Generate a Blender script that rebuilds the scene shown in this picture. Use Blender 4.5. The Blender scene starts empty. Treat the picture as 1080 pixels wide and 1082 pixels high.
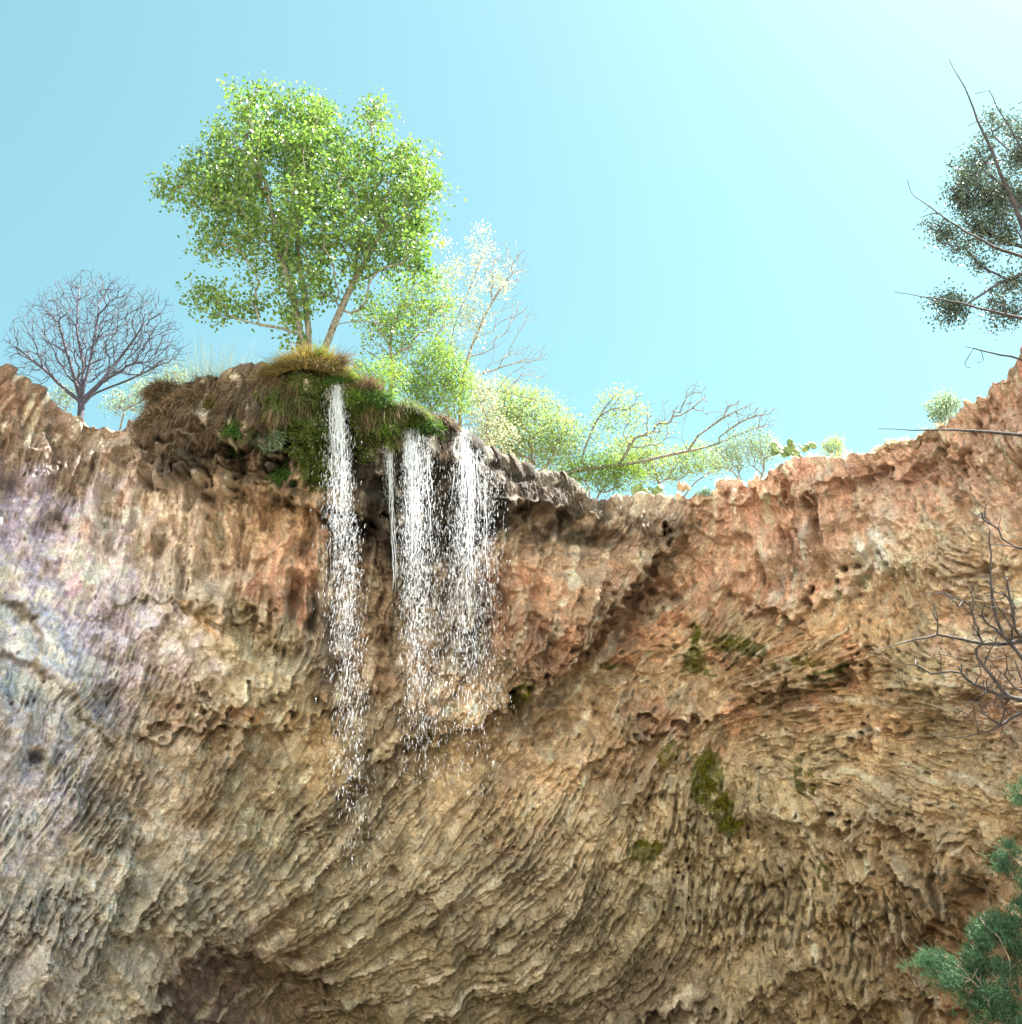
import bpy, math, time
import numpy as np
from mathutils import Vector
T0 = time.time()
rng = np.random.default_rng(11)
R = math.radians

# ------------------------------------------------------------------ camera, sky, sun, exposure
FPX, PITCH = 1158.0, R(32.0)
CAM = np.array([0.0, 0.0, 1.6])
scn = bpy.context.scene
cam_d = bpy.data.cameras.new('camera'); cam = bpy.data.objects.new('camera', cam_d)
scn.collection.objects.link(cam); scn.camera = cam
cam.location = CAM; cam.rotation_euler = (R(90) + PITCH, 0, 0)
cam_d.sensor_fit = 'HORIZONTAL'; cam_d.sensor_width = 36.0
cam_d.lens = 36.0 * FPX / 1080.0; cam_d.clip_end = 5000
SUN_EL, SUN_AZ = R(64), R(72)          # azimuth from +Y (view) towards +X (right)
w = bpy.data.worlds.new('World'); scn.world = w; w.use_nodes = True
nt = w.node_tree; bg = nt.nodes['Background']
sky = nt.nodes.new('ShaderNodeTexSky'); sky.sky_type = 'NISHITA'; sky.sun_disc = False
sky.sun_elevation = SUN_EL; sky.sun_rotation = SUN_AZ
sky.air_density = 1.0; sky.dust_density = 1.5; sky.ozone_density = 0.6; sky.altitude = 1400
hs = nt.nodes.new('ShaderNodeMix'); hs.data_type = 'RGBA'; hs.blend_type = 'MULTIPLY'
hs.inputs['Factor'].default_value = 1.0; hs.inputs['B'].default_value = (0.93, 1.18, 0.78, 1)
nt.links.new(sky.outputs[0], hs.inputs['A']); nt.links.new(hs.outputs['Result'], bg.inputs[0])
bg.inputs[1].default_value = 0.050
sd = bpy.data.lights.new('sun', 'SUN'); sun = bpy.data.objects.new('sun', sd); scn.collection.objects.link(sun)
sd.energy = 5.0; sd.angle = R(0.5); sd.color = (1.0, 0.95, 0.86)
sdir = Vector((math.sin(SUN_AZ) * math.cos(SUN_EL), math.cos(SUN_AZ) * math.cos(SUN_EL), math.sin(SUN_EL)))
sun.rotation_euler = sdir.to_track_quat('Z', 'Y').to_euler(); sun.location = (20, 20, 60)
scn.view_settings.view_transform = 'Standard'; scn.view_settings.look = 'None'
scn.view_settings.exposure = 2.95; scn.view_settings.gamma = 1.0

# ------------------------------------------------------------------ helpers
def lin(c):
    c = np.asarray(c, float) / 255.0
    return np.where(c <= 0.04045, c / 12.92, ((c + 0.055) / 1.055) ** 2.4)

def ray(px, py):
    a = (np.asarray(px, float) - 540) / FPX; b = (541 - np.asarray(py, float)) / FPX
    return np.stack([a, math.cos(PITCH) - b * math.sin(PITCH) + 0 * a, math.sin(PITCH) + b * math.cos(PITCH) + 0 * a], -1)

def at(px, py, y):
    """the point of the place at forward distance y seen in this direction from the survey point"""
    d = ray(px, py); s = np.asarray(y, float) / d[..., 1]
    return CAM + d * s[..., None]

def link(o):
    scn.collection.objects.link(o); return o

def mesh_obj(name, verts, faces, mat, parent=None, smooth=False, tint=None, col=None):
    """faces: int array (n,k) or list of such arrays"""
    if not isinstance(faces, list): faces = [faces]
    me = bpy.data.meshes.new(name)
    verts = np.asarray(verts, np.float32)
    me.vertices.add(len(verts)); me.vertices.foreach_set('co', verts.ravel())
    loops = np.concatenate([f.ravel() for f in faces]).astype(np.int32)
    tot = np.concatenate([np.full(len(f), f.shape[1]) for f in faces]).astype(np.int32)
    st = np.concatenate([[0], np.cumsum(tot)[:-1]]).astype(np.int32)
    me.loops.add(len(loops)); me.loops.foreach_set('vertex_index', loops)
    me.polygons.add(len(tot)); me.polygons.foreach_set('loop_start', st); me.polygons.foreach_set('loop_total', tot)
    me.update(calc_edges=True)
    if smooth: me.polygons.foreach_set('use_smooth', np.ones(len(tot), bool))
    if tint is not None:
        at_ = me.attributes.new('tint', 'FLOAT', 'POINT'); at_.data.foreach_set('value', np.asarray(tint, np.float32))
    if col is not None:
        at_ = me.attributes.new('mineral', 'FLOAT_COLOR', 'POINT')
        c4 = np.ones((len(verts), 4), np.float32); c4[:, :3] = col
        at_.data.foreach_set('color', c4.ravel())
    me.materials.append(mat)
    o = link(bpy.data.objects.new(name, me))
    if parent: o.parent = parent
    return o

def tag(o, label, cat, group=None, kind=None):
    if label: o['label'] = label
    if cat: o['category'] = cat
    if group: o['group'] = group
    if kind: o['kind'] = kind
    return o

def empty(name, loc):
    o = link(bpy.data.objects.new(name, None)); o.location = [float(v) for v in loc]; o.empty_display_size = .2
    return o

def child(o, root):
    o.parent = root
    bpy.context.view_layer.update()
    o.matrix_parent_inverse = root.matrix_world.inverted()
    return o

# ------------------------------------------------------------------ materials
def mat_new(name):
    m = bpy.data.materials.new(name); m.use_nodes = True
    n = m.node_tree; n.nodes.clear()
    out = n.nodes.new('ShaderNodeOutputMaterial')
    return m, n, out

def leaf_mat(name, c1, c2, trans=0.45, rough=0.5, tcol=None):
    m, n, out = mat_new(name)
    a = n.nodes.new('ShaderNodeAttribute'); a.attribute_name = 'tint'
    r = n.nodes.new('ShaderNodeValToRGB'); r.color_ramp.elements[0].color = (*lin(c1), 1); r.color_ramp.elements[1].color = (*lin(c2), 1)
    n.links.new(a.outputs['Fac'], r.inputs[0])
    p = n.nodes.new('ShaderNodeBsdfPrincipled'); p.inputs['Roughness'].default_value = rough
    p.inputs['Specular IOR Level'].default_value = 0.35
    n.links.new(r.outputs[0], p.inputs['Base Color'])
    t = n.nodes.new('ShaderNodeBsdfTranslucent')
    mx = n.nodes.new('ShaderNodeMix'); mx.data_type = 'RGBA'; mx.blend_type = 'MULTIPLY'; mx.inputs['Factor'].default_value = 1
    mx.inputs['B'].default_value = (*(tcol or (1.5, 1.6, .7)), 1)
    n.links.new(r.outputs[0], mx.inputs['A']); n.links.new(mx.outputs['Result'], t.inputs['Color'])
    s = n.nodes.new('ShaderNodeMixShader'); s.inputs[0].default_value = trans
    n.links.new(p.outputs[0], s.inputs[1]); n.links.new(t.outputs[0], s.inputs[2]); n.links.new(s.outputs[0], out.inputs[0])
    return m

def wood_mat(name, c1, c2, scale=9):
    m, n, out = mat_new(name)
    tc = n.nodes.new('ShaderNodeTexCoord')
    mp = n.nodes.new('ShaderNodeMapping'); mp.inputs['Scale'].default_value = (3, 3, 1)
    nz = n.nodes.new('ShaderNodeTexNoise'); nz.inputs['Scale'].default_value = scale; nz.inputs['Detail'].default_value = 6
    n.links.new(tc.outputs['Object'], mp.inputs[0]); n.links.new(mp.outputs[0], nz.inputs['Vector'])
    r = n.nodes.new('ShaderNodeValToRGB'); r.color_ramp.elements[0].position = .35; r.color_ramp.elements[1].position = .65
    r.color_ramp.elements[0].color = (*lin(c1), 1); r.color_ramp.elements[1].color = (*lin(c2), 1)
    n.links.new(nz.outputs[0], r.inputs[0])
    p = n.nodes.new('ShaderNodeBsdfPrincipled'); p.inputs['Roughness'].default_value = .85
    n.links.new(r.outputs[0], p.inputs['Base Color'])
    b = n.nodes.new('ShaderNodeBump'); b.inputs['Strength'].default_value = .6; b.inputs['Distance'].default_value = .02
    n.links.new(nz.outputs[0], b.inputs['Height']); n.links.new(b.outputs[0], p.inputs['Normal'])
    n.links.new(p.outputs[0], out.inputs[0])
    return m

def rock_mat():
    m, n, out = mat_new('travertine')
    L = n.links.new
    tc = n.nodes.new('ShaderNodeTexCoord'); a = n.nodes.new('ShaderNodeAttribute'); a.attribute_name = 'mineral'
    p = n.nodes.new('ShaderNodeBsdfPrincipled'); p.inputs['Roughness'].default_value = .88; p.inputs['Specular IOR Level'].default_value = .25
    n1 = n.nodes.new('ShaderNodeTexNoise'); n1.inputs['Scale'].default_value = 5.5; n1.inputs['Detail'].default_value = 9; n1.inputs['Roughness'].default_value = .68
    n2 = n.nodes.new('ShaderNodeTexNoise'); n2.inputs['Scale'].default_value = 21; n2.inputs['Detail'].default_value = 8; n2.inputs['Roughness'].default_value = .7
    for x in (n1, n2): L(tc.outputs['Object'], x.inputs['Vector'])
    r1 = n.nodes.new('ShaderNodeValToRGB'); e = r1.color_ramp.elements
    e[0].position = .3; e[0].color = (.60, .56, .52, 1); e[1].position = .7; e[1].color = (1.25, 1.27, 1.28, 1)
    L(n1.outputs[0], r1.inputs[0])
    m1 = n.nodes.new('ShaderNodeMix'); m1.data_type = 'RGBA'; m1.blend_type = 'MULTIPLY'; m1.inputs['Factor'].default_value = .85
    L(a.outputs['Color'], m1.inputs['A']); L(r1.outputs[0], m1.inputs['B'])
    r2 = n.nodes.new('ShaderNodeValToRGB'); e = r2.color_ramp.elements
    e[0].position = .36; e[0].color = (.50, .47, .44, 1); e[1].position = .6; e[1].color = (1.16, 1.16, 1.15, 1)
    L(n2.outputs[0], r2.inputs[0])
    m2 = n.nodes.new('ShaderNodeMix'); m2.data_type = 'RGBA'; m2.blend_type = 'MULTIPLY'; m2.inputs['Factor'].default_value = .8
    L(m1.outputs['Result'], m2.inputs['A']); L(r2.outputs[0], m2.inputs['B']); L(m2.outputs['Result'], p.inputs['Base Color'])
    v = n.nodes.new('ShaderNodeTexVoronoi'); v.inputs['Scale'].default_value = 9; L(tc.outputs['Object'], v.inputs['Vector'])
    b1 = n.nodes.new('ShaderNodeBump'); b1.inputs['Strength'].default_value = .9; b1.inputs['Distance'].default_value = .07
    L(n2.outputs[0], b1.inputs['Height'])
    b2 = n.nodes.new('ShaderNodeBump'); b2.inputs['Strength'].default_value = .5; b2.inputs['Distance'].default_value = .04
    L(v.outputs['Distance'], b2.inputs['Height']); L(b1.outputs[0], b2.inputs['Normal']); L(b2.outputs[0], p.inputs['Normal'])
    L(p.outputs[0], out.inputs[0])
    return m

def water_mat():
    m, n, out = mat_new('falling_water')
    tr = n.nodes.new('ShaderNodeBsdfTransparent'); s2 = n.nodes.new('ShaderNodeMixShader'); s2.inputs[0].default_value = .48
    p = n.nodes.new('ShaderNodeBsdfPrincipled'); p.inputs['Base Color'].default_value = (.84, .88, .93, 1)
    p.inputs['Roughness'].default_value = .12; p.inputs['IOR'].default_value = 1.33; p.inputs['Specular IOR Level'].default_value = .8
    t = n.nodes.new('ShaderNodeBsdfTranslucent'); t.inputs['Color'].default_value = (.84, .88, .94, 1)
    s = n.nodes.new('ShaderNodeMixShader'); s.inputs[0].default_value = .5
    n.links.new(p.outputs[0], s.inputs[1]); n.links.new(t.outputs[0], s.inputs[2]); n.links.new(s.outputs[0], s2.inputs[1]); n.links.new(tr.outputs[0], s2.inputs[2]); n.links.new(s2.outputs[0], out.inputs[0])
    return m

def ground_mat():
    m, n, out = mat_new('canyon_floor')
    tc = n.nodes.new('ShaderNodeTexCoord'); nz = n.nodes.new('ShaderNodeTexNoise'); nz.inputs['Scale'].default_value = .8; nz.inputs['Detail'].default_value = 10
    n.links.new(tc.outputs['Object'], nz.inputs['Vector'])
    r = n.nodes.new('ShaderNodeValToRGB'); r.color_ramp.elements[0].position = .35; r.color_ramp.elements[1].position = .65
    r.color_ramp.elements[0].color = (.54, .48, .40, 1); r.color_ramp.elements[1].color = (.74, .69, .60, 1)
    n.links.new(nz.outputs[0], r.inputs[0])
    p = n.nodes.new('ShaderNodeBsdfPrincipled'); p.inputs['Roughness'].default_value = .95
    # brushy floor below, unseen far bank made a pale limestone to bounce sunlight
    sx = n.nodes.new('ShaderNodeSeparateXYZ'); mr = n.nodes.new('ShaderNodeMapRange'); mr.inputs['From Min'].default_value = .2; mr.inputs['From Max'].default_value = 2.5
    n.links.new(tc.outputs['Object'], sx.inputs[0]); n.links.new(sx.outputs['Z'], mr.inputs['Value'])
    mf = n.nodes.new('ShaderNodeMix'); mf.data_type = 'RGBA'; mf.inputs['A'].default_value = (.17, .15, .10, 1)
    n.links.new(mr.outputs[0], mf.inputs['Factor']); n.links.new(r.outputs[0], mf.inputs['B'])
    n.links.new(mf.outputs['Result'], p.inputs['Base Color'])
    b = n.nodes.new('ShaderNodeBump'); b.inputs['Distance'].default_value = .2; n.links.new(nz.outputs[0], b.inputs['Height']); n.links.new(b.outputs[0], p.inputs['Normal'])
    n.links.new(p.outputs[0], out.inputs[0])
    return m

# ------------------------------------------------------------------ cliff: control data
RIM = np.array([(-900, 320), (-400, 345), (-100, 372), (0, 395), (14, 400), (30, 412), (60, 430), (90, 442), (120, 450), (142, 446), (158, 428), (175, 415), (210, 407),
    (250, 401), (290, 398), (340, 402), (370, 412), (400, 422), (440, 448), (470, 464), (500, 482), (540, 502), (580, 513), (620, 527), (660, 533), (700, 527),
    (740, 519), (800, 503), (850, 493), (890, 482), (930, 471), (980, 452), (1030, 426), (1052, 400), (1080, 370), (1120, 335), (1300, 280), (1900, 240)], float)
DEP = np.array([(-900, 320, 9), (-400, 345, 15), (-200, 360, 17), (0, 395, 18.8), (100, 440, 20), (150, 445, 19.9), (240, 402, 18.9), (330, 400, 18.4), (400, 422, 18.7), (480, 470, 20.2),
    (560, 507, 22.3), (680, 532, 24.2), (740, 520, 23.8), (830, 500, 22.4), (900, 480, 21), (1000, 442, 18.6), (1080, 370, 16.2), (1300, 280, 12.5), (1900, 240, 7),
    (0, 700, 19.6), (110, 560, 20.3), (200, 640, 20.8), (330, 560, 20.6), (330, 650, 21.6), (450, 620, 22.2), (570, 620, 23.6), (680, 640, 26.2), (800, 600, 24.9), (950, 590, 21.8), (1080, 600, 18.6),
    (0, 1082, 19.4), (150, 880, 21), (300, 800, 23.5), (400, 850, 25), (600, 850, 27.2), (800, 800, 27.2), (950, 800, 24), (1080, 850, 20.8), (550, 740, 25.6), (800, 700, 26.2),
    (180, 1000, 22), (400, 1082, 28.6), (600, 1082, 30.6), (780, 1082, 29.6), (900, 1082, 26.8), (1080, 1082, 22.8), (-300, 1300, 15.6), (150, 1300, 20), (500, 1300, 33), (1300, 1300, 22), (-300, 700, 16),
    (1400, 700, 13.5), (-900, 1000, 9), (1900, 1000, 8), (-900, 1500, 9), (1900, 1500, 8), (500, 1500, 33), (230, 1130, 25.5)], float)

def tps_fit(P, V, scale=300.):
    X = P / scale; n = len(X)
    r2 = ((X[:, None] - X[None]) ** 2).sum(-1); K = np.where(r2 > 0, .5 * r2 * np.log(r2 + 1e-12), 0)
    A = np.zeros((n + 3, n + 3)); A[:n, :n] = K + 1e-3 * np.eye(n); A[:n, n] = 1; A[:n, n + 1:] = X; A[n, :n] = 1; A[n + 1:, :n] = X.T
    b = np.zeros(n + 3); b[:n] = V; return X, np.linalg.solve(A, b), scale

def tps_eval(fit, px, py):
    X, c, s = fit; sh = px.shape; x = px.ravel() / s; y = py.ravel() / s
    o = c[len(X)] + c[len(X) + 1] * x + c[len(X) + 2] * y
    for (a, b), k in zip(X, c):
        r2 = (x - a) ** 2 + (y - b) ** 2; o = o + k * .5 * r2 * np.log(r2 + 1e-12)
    return o.reshape(sh)
dfit = tps_fit(DEP[:, :2], DEP[:, 2])

# raster of surface features, 1 unit = about 2 cm on the rock
X0, X1, Y0, Y1 = -120, 1200, 330, 1180
RW, RH = X1 - X0, Y1 - Y0
gx, gy = np.meshgrid(np.arange(X0, X1, dtype=np.float32), np.arange(Y0, Y1, dtype=np.float32))
fx = np.fft.rfftfreq(RW)[None]; fy = np.fft.fftfreq(RH)[:, None]; FR = np.sqrt(fx ** 2 + fy ** 2) + 1e-9

def fnoise(lo, hi, beta=1.0):
    """fractal noise with wavelengths lo..hi px"""
    s = np.fft.rfft2(rng.standard_normal((RH, RW)))
    flt = FR ** (-beta - .5) * np.exp(-(FR * lo) ** 4) * (1 - np.exp(-(FR * hi) ** 4))
    a = np.fft.irfft2(s * flt, s=(RH, RW)); return ((a - a.mean()) / a.std()).astype(np.float32)

def blur(a, sig):
    return np.fft.irfft2(np.fft.rfft2(a) * np.exp(-2 * (np.pi * sig * FR) ** 2), s=(RH, RW)).astype(np.float32)

def samp(F, x, y):
    """bilinear sample in pixel units, mirrored outside"""
    u = np.abs(np.asarray(x, float) - X0); v = np.abs(np.asarray(y, float) - Y0)
    u = np.mod(u, 2 * (RW - 2)); u = np.where(u > RW - 2, 2 * (RW - 2) - u, u)
    v = np.mod(v, 2 * (RH - 2)); v = np.where(v > RH - 2, 2 * (RH - 2) - v, v)
    i = np.clip(u.astype(int), 0, RW - 2); j = np.clip(v.astype(int), 0, RH - 2); fu = u - i; fv = v - j
    if F.ndim == 3: fu = fu[..., None]; fv = fv[..., None]
    return (F[j, i] * (1 - fu) + F[j, i + 1] * fu) * (1 - fv) + (F[j + 1, i] * (1 - fu) + F[j + 1, i + 1] * fu) * fv

wx, wy = fnoise(40, 260) * 9, fnoise(40, 260) * 9
wsx, wsy = fnoise(7, 60, .8) * 3.2, fnoise(7, 60, .8) * 3.2
# ---- flow of the drapery (angle up from right, degrees)
FLOW = [(0, 430, 55), (50, 500, 70), (180, 560, 84), (150, 620, 72), (250, 600, 86), (50, 750, 62), (50, 900, 60), (50, 1050, 62), (150, 1000, 56), (200, 850, 62), (300, 800, 52), (300, 950, 44), (400, 900, 48),
 (250, 1000, 38), (350, 1060, 12), (450, 1000, 28), (550, 1060, 22), (500, 900, 50), (600, 950, 46), (600, 850, 62), (700, 850, 76), (700, 950, 66), (750, 1000, 82), (760, 900, 100), (690, 1050, 40),
 (850, 950, 95), (850, 1060, 112), (950, 920, 112), (1000, 960, 122), (1070, 900, 145), (1000, 800, 172), (900, 780, 165), (900, 700, 20), (800, 720, 12), (700, 700, 30), (790, 650, 50), (650, 700, 48),
 (600, 760, 55), (550, 650, 80), (560, 580, 85), (620, 580, 72), (700, 560, 52), (800, 580, 105), (870, 580, 112), (950, 560, 118), (1000, 500, 122), (1050, 600, 165), (1050, 700, 170), (1070, 450, 112),
 (950, 650, 100), (400, 700, 78), (450, 760, 55), (330, 700, 68), (200, 700, 66), (350, 600, 88), (450, 600, 86), (250, 450, 90), (450, 500, 90), (200, 770, 55), (1070, 1050, 130)]
num = np.zeros((RH, RW, 2), np.float32); den = np.zeros((RH, RW), np.float32)
for (a, b, d) in FLOW:
    k = np.exp(-((gx + wx - a) ** 2 + (gy + wy - b) ** 2) / (2 * 55 ** 2)) + 1e-9
    num[..., 0] += k * math.cos(2 * R(d)); num[..., 1] += k * math.sin(2 * R(d)); den += k
ang = .5 * np.arctan2(num[..., 1], num[..., 0]) + fnoise(18, 120) * .15 * (1 - .65 * np.exp(-(((gx - 300) / 400) ** 2 + ((gy - 960) / 230) ** 2) ** 2))
vx, vy = np.cos(ang).astype(np.float32), (-np.sin(ang)).astype(np.float32)

def lic(src, L, step=1.0):
    """smear src along the flow, so grooves and flakes follow it"""
    acc = src.copy()
    for sgn in (1, -1):
        x, y = gx - X0, gy - Y0; x = x.copy(); y = y.copy()
        pvx, pvy = vx * sgn, vy * sgn
        for k in range(L):
            x += pvx * step; y += pvy * step
            i = np.clip(x, 0, RW - 1).astype(np.int32); j = np.clip(y, 0, RH - 1).astype(np.int32)
            nvx, nvy = vx[j, i], vy[j, i]
            s = np.sign(nvx * pvx + nvy * pvy); s[s == 0] = 1
            pvx, pvy = nvx * s, nvy * s
            acc += src[j, i]
    acc -= acc.mean(); return acc / acc.std()
print('fields', time.time() - T0)
l_big = lic(fnoise(16, 60, .3), 30)
l_mid = lic(fnoise(7, 20, .2), 34)
l_mid2 = lic(fnoise(6, 16, .2), 20)
l_fin = lic(fnoise(3, 8, 0), 9)
l_fin2 = lic(fnoise(3, 8, 0), 4)
print('lic', time.time() - T0)

def worley(cell, sx=1., sy=1., jit=.95):
    u = (gx + wsx * 1.2) / (cell * sx); v = (gy + wsy * 1.2) / (cell * sy)
    iu = np.floor(u).astype(int); iv = np.floor(v).astype(int)
    nu, nv = iu.max() - iu.min() + 4, iv.max() - iv.min() + 4
    jx = rng.random((nv, nu)) * jit; jy = rng.random((nv, nu)) * jit; iu0, iv0 = iu.min() - 1, iv.min() - 1
    d1 = np.full(u.shape, 9.); d2 = np.full(u.shape, 9.)
    for a in (-1, 0, 1):
        for b in (-1, 0, 1):
            cu, cv = iu + a, iv + b
            d = np.sqrt((cu + jx[cv - iv0, cu - iu0] - u) ** 2 + (cv + jy[cv - iv0, cu - iu0] - v) ** 2)
            d2 = np.where(d < d1, d1, np.minimum(d2, d)); d1 = np.minimum(d1, d)
    return d1.astype(np.float32), (d2 - d1).astype(np.float32)

def region(pts, soft=1.0):
    """sum of soft ellipses (x, y, rx, ry[, weight])"""
    o = np.zeros((RH, RW), np.float32)
    for p in pts:
        wgt = p[4] if len(p) > 4 else 1
        q = ((gx + wx - p[0]) / p[2]) ** 2 + ((gy + wy - p[1]) / p[3]) ** 2
        o = np.maximum(o, wgt * np.clip(1.35 - q * soft, 0, 1))
    return o

def sdf(poly, warp=1.0, close=None):
    P = np.array(poly, float); best = np.full((RH, RW), 1e9, np.float32); sg = np.ones((RH, RW), np.float32)
    X = gx + (wx * .35 + wsx * 1.6) * warp; Y = gy + (wy * .35 + wsy * 1.6) * warp
    endf = np.zeros((RH, RW), np.float32)
    n = len(P) - 1
    for k in range(n):
        ax, ay = P[k]; bx, by = P[k + 1]; dx, dy = bx - ax, by - ay; L2 = dx * dx + dy * dy
        tr = ((X - ax) * dx + (Y - ay) * dy) / L2; t = np.clip(tr, 0, 1)
        qx, qy = X - ax - t * dx, Y - ay - t * dy; d = np.sqrt(qx ** 2 + qy ** 2)
        mk = d < best; best[mk] = d[mk]; sg[mk] = np.sign(dx * qy - dy * qx)[mk]
        endf[mk] = ((k + t) / n)[mk]
    return best * sg, endf   # positive = below the line when drawn left to right

def ledge(poly, h, Lup, hd, Ldn, warp=1.0, edge=2.2, taper=True):
    d, e = sdf(poly, warp)
    s = .5 - .5 * np.tanh(d / edge)
    up = h * np.exp(-np.maximum(-d, 0) / Lup) * s
    dn = -hd * np.exp(-np.maximum(d, 0) / Ldn) * (1 - s)
    f = np.clip(np.minimum(e, 1 - e) * 6, 0, 1) if taper else 1
    return (up + dn) * f

streak = region([(70, 900, 230, 190), (330, 960, 230, 110), (520, 930, 170, 130), (640, 1000, 150, 90)])
disp = (.32 * fnoise(70, 320, 1.0) + .12 * fnoise(26, 90, 1.0)) * (1 - .5 * streak)
sm0 = lambda a, lo, hi: np.clip((a - lo) / (hi - lo), 0, 1)
# big ledges and overhangs
disp += ledge([(430, 800), (500, 765), (560, 738), (605, 695), (640, 652), (690, 605), (705, 575), (750, 530)], 1.2, 80, 1.4, 46, 1.1, 6)
disp += ledge([(100, 452), (146, 486), (176, 518), (245, 528), (300, 520), (345, 542), (425, 560), (480, 552), (540, 545), (600, 548), (660, 545)], 1.0, 60, .5, 40, 1.1, 3.5)
disp += ledge([(146, 440), (165, 470), (215, 478), (270, 470), (330, 478)], .7, 26, .5, 20, 1.6, 2.2)
disp += ledge([(175, 515), (215, 500), (250, 505), (290, 490)], .5, 16, .2, 14, 1.8, 2)
disp += ledge([(720, 548), (780, 528), (850, 520), (900, 508), (960, 498), (1010, 476), (1060, 440)], .4, 30, .35, 30, 1.6, 2.5)
disp += ledge([(750, 620), (800, 645), (850, 650), (885, 632), (905, 612), (945, 605), (985, 580)], .5, 60, .3, 26, 1.6, 3)
disp += ledge([(630, 802), (660, 780), (705, 765), (760, 762), (800, 740), (850, 718), (905, 700), (940, 700)], .5, 26, .45, 26, 1.5, 2.5)
disp += ledge([(690, 700), (760, 690), (830, 700)], .2, 20, .2, 18, 2, 2)
disp += ledge([(830, 800), (870, 790), (930, 770), (990, 780)], .3, 22, .3, 24, 2, 2.5)
disp += ledge([(640, 855), (690, 838), (720, 830)], .35, 16, .25, 18, 1.5, 2)
disp += ledge([(845, 890), (870, 872), (905, 880), (950, 868), (985, 890), (1040, 880)], .4, 20, .5, 30, 1.8, 2.5)
disp += ledge([(880, 925), (915, 932), (945, 920)], .25, 16, .2, 14, 1.5, 2)
disp += ledge([(740, 800), (790, 815), (850, 830), (930, 850), (1060, 860)], .12, 14, .12, 14, 2, 2)
disp += ledge([(970, 600), (1030, 605), (1100, 585)], .3, 22, .25, 24, 1.3, 2.5)
disp += ledge([(960, 740), (1020, 735), (1090, 750)], .25, 22, .2, 20, 1.6, 2.5)
disp += ledge([(-40, 660), (10, 690), (60, 715), (122, 790)], .24, 40, .2, 30, .35, 1.3)
disp += ledge([(-40, 600), (0, 622), (32, 650), (45, 690)], .22, 30, .16, 26, .6, 2)
disp += ledge([(85, 655), (130, 640), (165, 632), (215, 650), (250, 655)], .16, 26, .14, 20, .7, 1.6)
disp += ledge([(150, 690), (185, 655), (225, 640), (270, 655), (300, 650)], .1, 16, .5, 22, 1.3, 2.5)
disp += ledge([(170, 735), (220, 745), (280, 725), (330, 700)], .3, 26, .3, 24, 1.7, 2.5)
disp += ledge([(130, 800), (180, 775), (250, 765), (330, 765), (400, 742)], .35, 24, .35, 26, 1.5, 3)
disp += ledge([(350, 860), (390, 815), (430, 795), (470, 785)], .3, 20, .45, 22, 1.4, 3)
disp += ledge([(520, 690), (570, 700), (600, 675)], .25, 16, .22, 20, 1.6, 2)
disp += ledge([(130, 1110), (165, 1060), (205, 1028), (250, 1012), (300, 1020), (370, 1060), (430, 1110)], .3, 50, .8, 70, .9, 12)
disp += ledge([(650, 1110), (690, 1075), (740, 1068), (800, 1100)], .25, 24, .9, 30, .8, 5)
disp += ledge([(880, 1080), (920, 1052), (960, 1060), (1010, 1090)], .25, 20, .5, 30, 1, 4)
disp += ledge([(70, 1000), (150, 985), (180, 955), (215, 940)], .12, 20, .35, 26, 1, 4)
# grooves along the flow
amp = .75 + .25 * region([(60, 900, 190, 300), (400, 920, 220, 120), (720, 900, 160, 130), (950, 930, 120, 70)])
amp = amp * (.45 + 1.1 * np.clip(.5 + .42 * fnoise(50, 220, .9), 0, 1))
smooth_zone = region([(60, 630, 110, 80, .75), (190, 600, 60, 90, .5), (190, 670, 70, 40, .7), (470, 830, 22, 50, .9), (920, 570, 60, 40, .4), (150, 790, 60, 60, .5)])
amp = amp * (1 - .7 * smooth_zone)
big_zone = region([(160, 560, 110, 100), (340, 600, 120, 80), (820, 580, 90, 60), (970, 920, 130, 60), (850, 900, 120, 60), (650, 760, 120, 100), (560, 620, 80, 70)])
curt = region([(165, 560, 100, 90), (330, 590, 90, 80), (560, 600, 60, 60, .6), (830, 575, 90, 60, .6), (970, 925, 110, 55, .6)])
disp += amp * (.05 + .12 * big_zone + .10 * curt) * l_big + .12 * curt * np.tanh(2.5 * lic(fnoise(11, 40, .3), 40))
scarp = lic(fnoise(14, 70, .7), 9); scarp2 = fnoise(22, 110, .8)
disp += (.11 * np.tanh(3.2 * scarp) * (.5 + .55 * big_zone) * (1 - .6 * smooth_zone) + .13 * np.tanh(3.8 * scarp2) * (1 - .5 * smooth_zone)) * (1 - .65 * streak)
amp = amp * (1 + .25 * streak)
disp -= amp * .13 * np.exp(-(l_big / .13) ** 2) * sm0(fnoise(20, 90), -.3, .8) + amp * .10 * np.exp(-((l_mid2 - .9) / .16) ** 2)
rid = lambda a: 1 - np.abs(a)
disp += amp * .085 * np.clip(rid(l_mid * .9), -1, 1) + amp * .075 * np.tanh(2.6 * l_mid2)
disp += amp * .042 * np.tanh(3 * l_fin) + amp * .032 * rid(l_fin2)
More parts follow.
